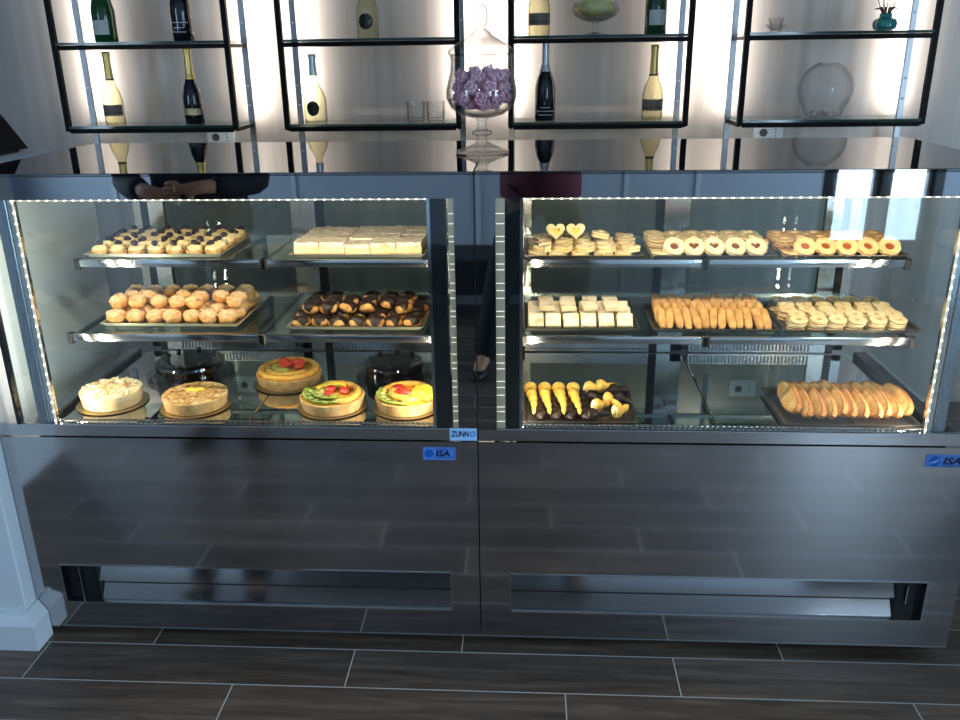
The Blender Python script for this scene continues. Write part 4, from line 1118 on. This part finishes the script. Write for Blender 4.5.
# lotus candle holder
t = thing('lotus_candle_holder', 'clear glass lotus shaped candle holder, rightmost unit upper shelf at left', 'candle holder', (1.098, 1.64, Z2))
for ring, (n, rr, hh, tl) in enumerate(((8, .022, .050, .35), (8, .030, .036, .85))):
    for k in range(n):
        bm = new(); a = 2*PI*(k+.5*ring)/n
        blob(bm, (0, 0, hh/2), hh/2, 0, 1, 2, (.42, .12, 1))
        bmesh.ops.rotate(bm, verts=bm.verts, cent=(0, 0, 0), matrix=RX(-tl)); bmesh.ops.translate(bm, verts=bm.verts, vec=(0, rr*.55, .008))
        bmesh.ops.rotate(bm, verts=bm.verts, cent=(0, 0, 0), matrix=RZ(a)); obj('petal', bm, M['vessel'], t, 'all')
bm = new(); lathe(bm, [(0, 0), (.02, 0), (.022, .004), (.018, .012), (0, .012)], 20, cap=False); obj('base', bm, M['vessel'], t, True)
# teal reed diffuser
t = thing('reed_diffuser', 'teal glass reed diffuser with thin dark reeds, rightmost unit upper shelf at right', 'diffuser', (1.5175, 1.64, Z2))
bm = new(); lathe(bm, [(0, 0), (.028, 0), (.042, .010), (.046, .026), (.040, .042), (.024, .050), (.022, .060), (.026, .064), (.020, .064), (.018, .05), (0, .045)], 28, cap=False); obj('bottle', bm, M['teal'], t, True)
for k in range(7):
    a = 2*PI*k/7+.3; bm = new(); tube(bm, [(.006*math.cos(a), .006*math.sin(a), .04), (.05*math.cos(a), .05*math.sin(a), .15+.05*(k % 3))], .0014, 6); obj('reed', bm, M['reed'], t)
bm = new()
for k in range(9):
    a = 2*PI*k/9; tube(bm, [(.01*math.cos(a), .01*math.sin(a), .062), (.025*math.cos(a), .025*math.sin(a), .085), (.045*math.cos(a), .045*math.sin(a), .080)], [.003, .004, .001], 5)
obj('leaf_tuft', bm, M['reed'], t, 'all')
# wall sockets
for x, lab in ((-1.255, 'white wall socket plate below the leftmost shelving unit'), (1.165, 'white wall socket plate below the rightmost shelving unit')):
    t = thing('wall_socket', lab, 'socket', (x, YB, 1.255), group='white wall sockets')
    bm = new(); box(bm, -.062, .062, -.010, 0, -.042, .042, .003, seg=2); obj('plate', bm, M['socket'], t, True)
    bm = new(); lathe(bm, [(0, 0), (.017, 0), (.017, .002), (0, .002)], 24, cap=False); o = obj('outlet', bm, M['socketgrey'], t, True, (-.022, -.010, .004), (PI/2, 0, 0))
    bm = new()
    for z in (-.012, .002, .016): lathe(bm, [(0, 0), (.003, 0), (.003, .002), (0, .002)], 10, .03, z, 0, cap=False)
    obj('pin_holes', bm, M['socketgrey'], t, False, (0, -.010, .002), (PI/2, 0, 0))

# ------------------------------------------------------------------ the two people mirrored in the glass
def skinned(name, verts, edges, m, parent, root=0, sub=1):
    me = bpy.data.meshes.new(name+'_skeleton'); me.from_pydata([v[0] for v in verts], edges, []); me.update()
    o = bpy.data.objects.new(name, me); C.objects.link(o)
    md = o.modifiers.new('skin', 'SKIN'); md.use_smooth_shade = True
    for i, v in enumerate(verts):
        r = v[1]; sv = me.skin_vertices[0].data[i]; sv.radius = (r, r) if isinstance(r, (int, float)) else r; sv.use_root = (i == root)
    sb = o.modifiers.new('sub', 'SUBSURF'); sb.levels = sub; sb.render_levels = sub
    bpy.context.view_layer.update()
    out = bpy.data.meshes.new_from_object(o.evaluated_get(bpy.context.evaluated_depsgraph_get()))
    bpy.data.objects.remove(o); out.materials.clear(); out.materials.append(m)
    for p in out.polygons: p.use_smooth = True
    return put(name, out, parent)
def person(label, pel, chest, head, arms, legs, top_m, hem=.06, hairlen=0):
    """arms: (shoulder, elbow, wrist, palm direction); legs: (hip, knee, ankle, toe)"""
    V = Vector; pel, chest, head = V(pel), V(chest), V(head)
    t = thing('person', label, 'person', (pel.x, pel.y, 0))
    off = V((pel.x, pel.y, 0)); L = lambda p: V(p)-off
    vs = []; es = []
    def add(p, r, par=None):
        vs.append((L(p), r))
        if par is not None: es.append((par, len(vs)-1))
        return len(vs)-1
    p0 = add(pel, .12); sp = add(pel.lerp(chest, .5), .115, p0); ch = add(chest, (.15, .105), sp)
    nb = add(chest+(head-chest)*.42, .058, ch); nt = add(chest+(head-chest)*.62, .054, nb)
    h1 = add(head+V((0, .012, -.045)), .070, nt); h2 = add(head+V((0, 0, .02)), .082, h1); add(head+V((0, -.008, .085)), .066, h2)
    hands = []
    for sh, el, wr, pd, side in arms:
        s_ = add(sh, .060, ch); e_ = add(el, .043, s_); w_ = add(wr, .028, e_)
        pd = V(pd).normalized(); wr = V(wr)
        across = V(side).normalized()
        pm = add(wr+pd*.05, (.030, .022), w_); kn = add(wr+pd*.085, (.026, .018), pm)
        curl = across.cross(pd).normalized()
        for q, (o_, l_) in enumerate(((-.030, .068), (-.010, .078), (.010, .074), (.029, .058))):
            b = wr+pd*.095+across*o_
            f1 = add(b, .0095, kn); f2 = add(b+pd*l_*.5+curl*.012, .0088, f1); add(b+pd*l_*.75+curl*.034, .0080, f2)
        th = add(wr+pd*.035-across*.040, .011, pm); add(wr+pd*.075-across*.058+curl*.012, .0095, th)
    for hp, kn_, an, to in legs:
        h_ = add(hp, .095, p0); k_ = add(kn_, .060, h_); a_ = add(an, .040, k_); add(to, .034, a_)
    skinned('body', vs, es, M['skin'], t)
    # sweater
    vs = []; es = []
    lo = pel+V((0, 0, -hem)); a0 = add(lo, (.245, .165)); a = add(pel, (.235, .158), a0); b = add(pel.lerp(chest, .5), (.200, .145), a); c = add(chest, (.178, .128), b); add(chest+(head-chest)*.36, .070, c)
    for sh, el, wr, pd, side in arms:
        d = add(sh, .078, c); e = add(el, .060, d); add(V(el).lerp(V(wr), .86), .046, e)
    skinned('sweater', vs, es, top_m, t)
    vs = []; es = []
    a = add(pel+V((0, 0, .0)), .120)
    for hp, kn_, an, to in legs:
        h_ = add(V(hp)+V((0, 0, -.05)), .105, a); k_ = add(kn_, .082, h_); add(V(an)+V((0, 0, -.035)), .070, k_)
    skinned('trousers', vs, es, M['navycloth'], t)
    for hp, kn_, an, to in legs:
        an, to = V(an), V(to); d = (to-an); d.z = 0; d.normalize(); sd = V((-d.y, d.x, 0))
        bm = new(); blob(bm, (0, 0, 0), 1, 0, 1, 3)
        for v in bm.verts:
            q = v.co.copy(); x = q.x*.145; w_ = .048*(1+.12*q.x); hgt = (.045-.018*max(q.x, 0)+.02*max(-q.x, 0))
            z = max(q.z, -.55)*hgt+.03
            pnt = L(an)+d*(x+.055)+sd*(q.y*w_); v.co = V((pnt.x, pnt.y, z+.0015))
        zmin = min(v.co.z for v in bm.verts)
        for v in bm.verts: v.co.z -= zmin
        obj('shoe', bm, M['shoe'], t, 'all')
    # hair and face
    bm = new(); blob(bm, L(head)+V((0, -.012, .045)), .100, .06, 60, 3, (.92, 1.05, 1.0), 3)
    bmesh.ops.delete(bm, geom=[v for v in bm.verts if v.co.y > L(head).y+.045 and v.co.z < L(head).z+.085 or v.co.z < L(head).z-.02-hairlen], context='VERTS')
    obj('hair', bm, M['hair'], t, 'all')
    for sx in (-1, 1):
        bm = new(); blob(bm, L(head)+V((sx*.030, .074, .030)), .0125, 0, 1, 2); e = obj('eye', bm, M['eye'], t, 'all')
        bm = new(); blob(bm, L(head)+V((sx*.030, .0835, .030)), .0055, 0, 1, 2); obj('iris', bm, M['iris'], e, 'all')
        bm = new(); blob(bm, L(head)+V((sx*.083, -.005, .015)), .028, .1, 60, 2, (.3, .6, 1)); obj('ear', bm, M['skin'], t, 'all')
    bm = new(); tube(bm, [L(head)+V((0, .078, .035)), L(head)+V((0, .092, .010)), L(head)+V((0, .098, -.006)), L(head)+V((0, .080, -.014))], [.007, .010, .014, .008], 10); obj('nose', bm, M['skin'], t, 'all')
    bm = new(); blob(bm, L(head)+V((0, .078, -.040)), .022, 0, 1, 2, (1, .4, .3)); obj('mouth', bm, M['lip'], t, 'all')
    return t
# photographer, behind the viewpoint, holding the phone up
person('person in maroon sweater and dark trousers holding up a phone, mirrored in the glass',
       (.19, -2.42, .98), (.19, -2.40, 1.36), (.17, -2.36, 1.68),
       [((.00, -2.40, 1.44), (-.10, -2.28, 1.20), (.045, -2.10, 1.50), (.25, .15, 1), (1, 0, -.2)), ((.38, -2.40, 1.44), (.46, -2.28, 1.20), (.225, -2.10, 1.50), (-.25, .15, 1), (-1, 0, -.2))],
       [((.09, -2.42, .92), (-.02, -2.30, .50), (-.10, -2.20, .09), (-.13, -2.06, .035)), ((.29, -2.42, .92), (.36, -2.40, .50), (.40, -2.46, .09), (.45, -2.33, .035))], M['maroon'], .17)
t = thing('phone', 'black phone held up by the person in the maroon sweater', 'phone', (.1292, -2.036, 1.612))
bm = new(); box(bm, -.074, .074, -.004, .004, -.036, .036, .004, seg=2); obj('phone_body', bm, M['plastic'], t, True)
bm = new(); box(bm, -.068, .068, -.0048, -.0042, -.032, .032); obj('phone_screen', bm, M['blackgloss'], t)
person('person in dark jacket with hands folded in front, mirrored in the left glass band',
       (-1.22, -1.42, .98), (-1.22, -1.41, 1.36), (-1.22, -1.38, 1.68),
       [((-1.42, -1.41, 1.43), (-1.50, -1.36, 1.12), (-1.33, -1.18, 1.12), (1, .12, -.1), (0, -.2, 1)), ((-1.02, -1.41, 1.43), (-.94, -1.36, 1.12), (-1.11, -1.16, 1.14), (-1, .15, -.1), (0, -.2, 1))],
       [((-1.32, -1.42, .92), (-1.33, -1.40, .50), (-1.34, -1.44, .09), (-1.36, -1.31, .035)), ((-1.12, -1.42, .92), (-1.11, -1.40, .50), (-1.10, -1.44, .09), (-1.08, -1.31, .035))], M['jacket'], .12)

# ------------------------------------------------------------------ lights
def area(name, loc, size, energy, col, direction, sy=None):
    l = bpy.data.lights.new(name, 'AREA'); l.energy = energy; l.color = col; l.size = size
    if sy: l.shape = 'RECTANGLE'; l.size_y = sy
    o = bpy.data.objects.new(name, l); C.objects.link(o); o.location = loc
    o.rotation_euler = Vector(direction).to_track_quat('-Z', 'Y').to_euler()
    return o
WARM = (1, .86, .64)
for s in (-1, 1):
    o = area('counter_top_light', (s*.63, .03, ZB-.006), 1.02, 4.6, WARM, (0, .55, -.8), .012)
    o = area('counter_post_light', (s*1.139, .03, .98), .012, 1.7, WARM, (-s*.9, .4, 0), .58)
    o = area('end_wall_fill', (s*1.175, .058, .98), .010, .9 if s < 0 else .5, (1, .95, .86), (s*.6, .8, 0), .58)  # added lamp facing outward, brightens the wall behind the side glass
    o = area('counter_inner_light', (s*.118, .03, .98), .012, 1.6, WARM, (s*.9, .4, 0), .58)
for s in (-1, 1):  # extra fill lamps low on the posts, added to brighten the deck
    area('deck_fill_light', (s*1.137, .034, .77), .012, 1.1, WARM, (-s*.9, .45, -.05), .17)
    area('deck_fill_light', (s*.120, .034, .77), .012, 1.1, WARM, (s*.9, .45, -.05), .17)
for a, b in units:
    for x in (a, b):
        area('shelving_light', (x, Y1+.016, (SHZ[0]+ZTOP)/2), .012, 3.4, (1, .94, .87), (0, 1, 0), ZTOP-SHZ[0]-.08)
DAY = (.56, .77, 1)
area('entrance_daylight', (2.35, YF-.15, 1.25), .8, 100, DAY, (0, 1, -.05), 2.1)
area('right_fill_daylight', (XR+.15, -2.0, 1.3), 1.9, 190, DAY, (-1, 0, -.05), 2.0)  # fill through the window added on the right wall
area('left_fill_daylight', (XL-.15, -2.3, 1.4), 1.5, 120, DAY, (1, 0, -.05), 1.8)  # fill through the added left window, brightens street wall and floor
w = bpy.data.worlds.new('daylight'); scn.world = w; w.use_nodes = True
w.node_tree.nodes['Background'].inputs[0].default_value = (.55, .75, 1, 1); w.node_tree.nodes['Background'].inputs[1].default_value = 3.0

scn.view_settings.view_transform = 'Standard'
scn.view_settings.exposure = 0
try:
    scn.cycles.max_bounces = 10; scn.cycles.transparent_max_bounces = 24; scn.cycles.glossy_bounces = 5; scn.cycles.transmission_bounces = 6
    scn.cycles.caustics_reflective = False; scn.cycles.caustics_refractive = False
    scn.cycles.sample_clamp_indirect = 4
except Exception: pass
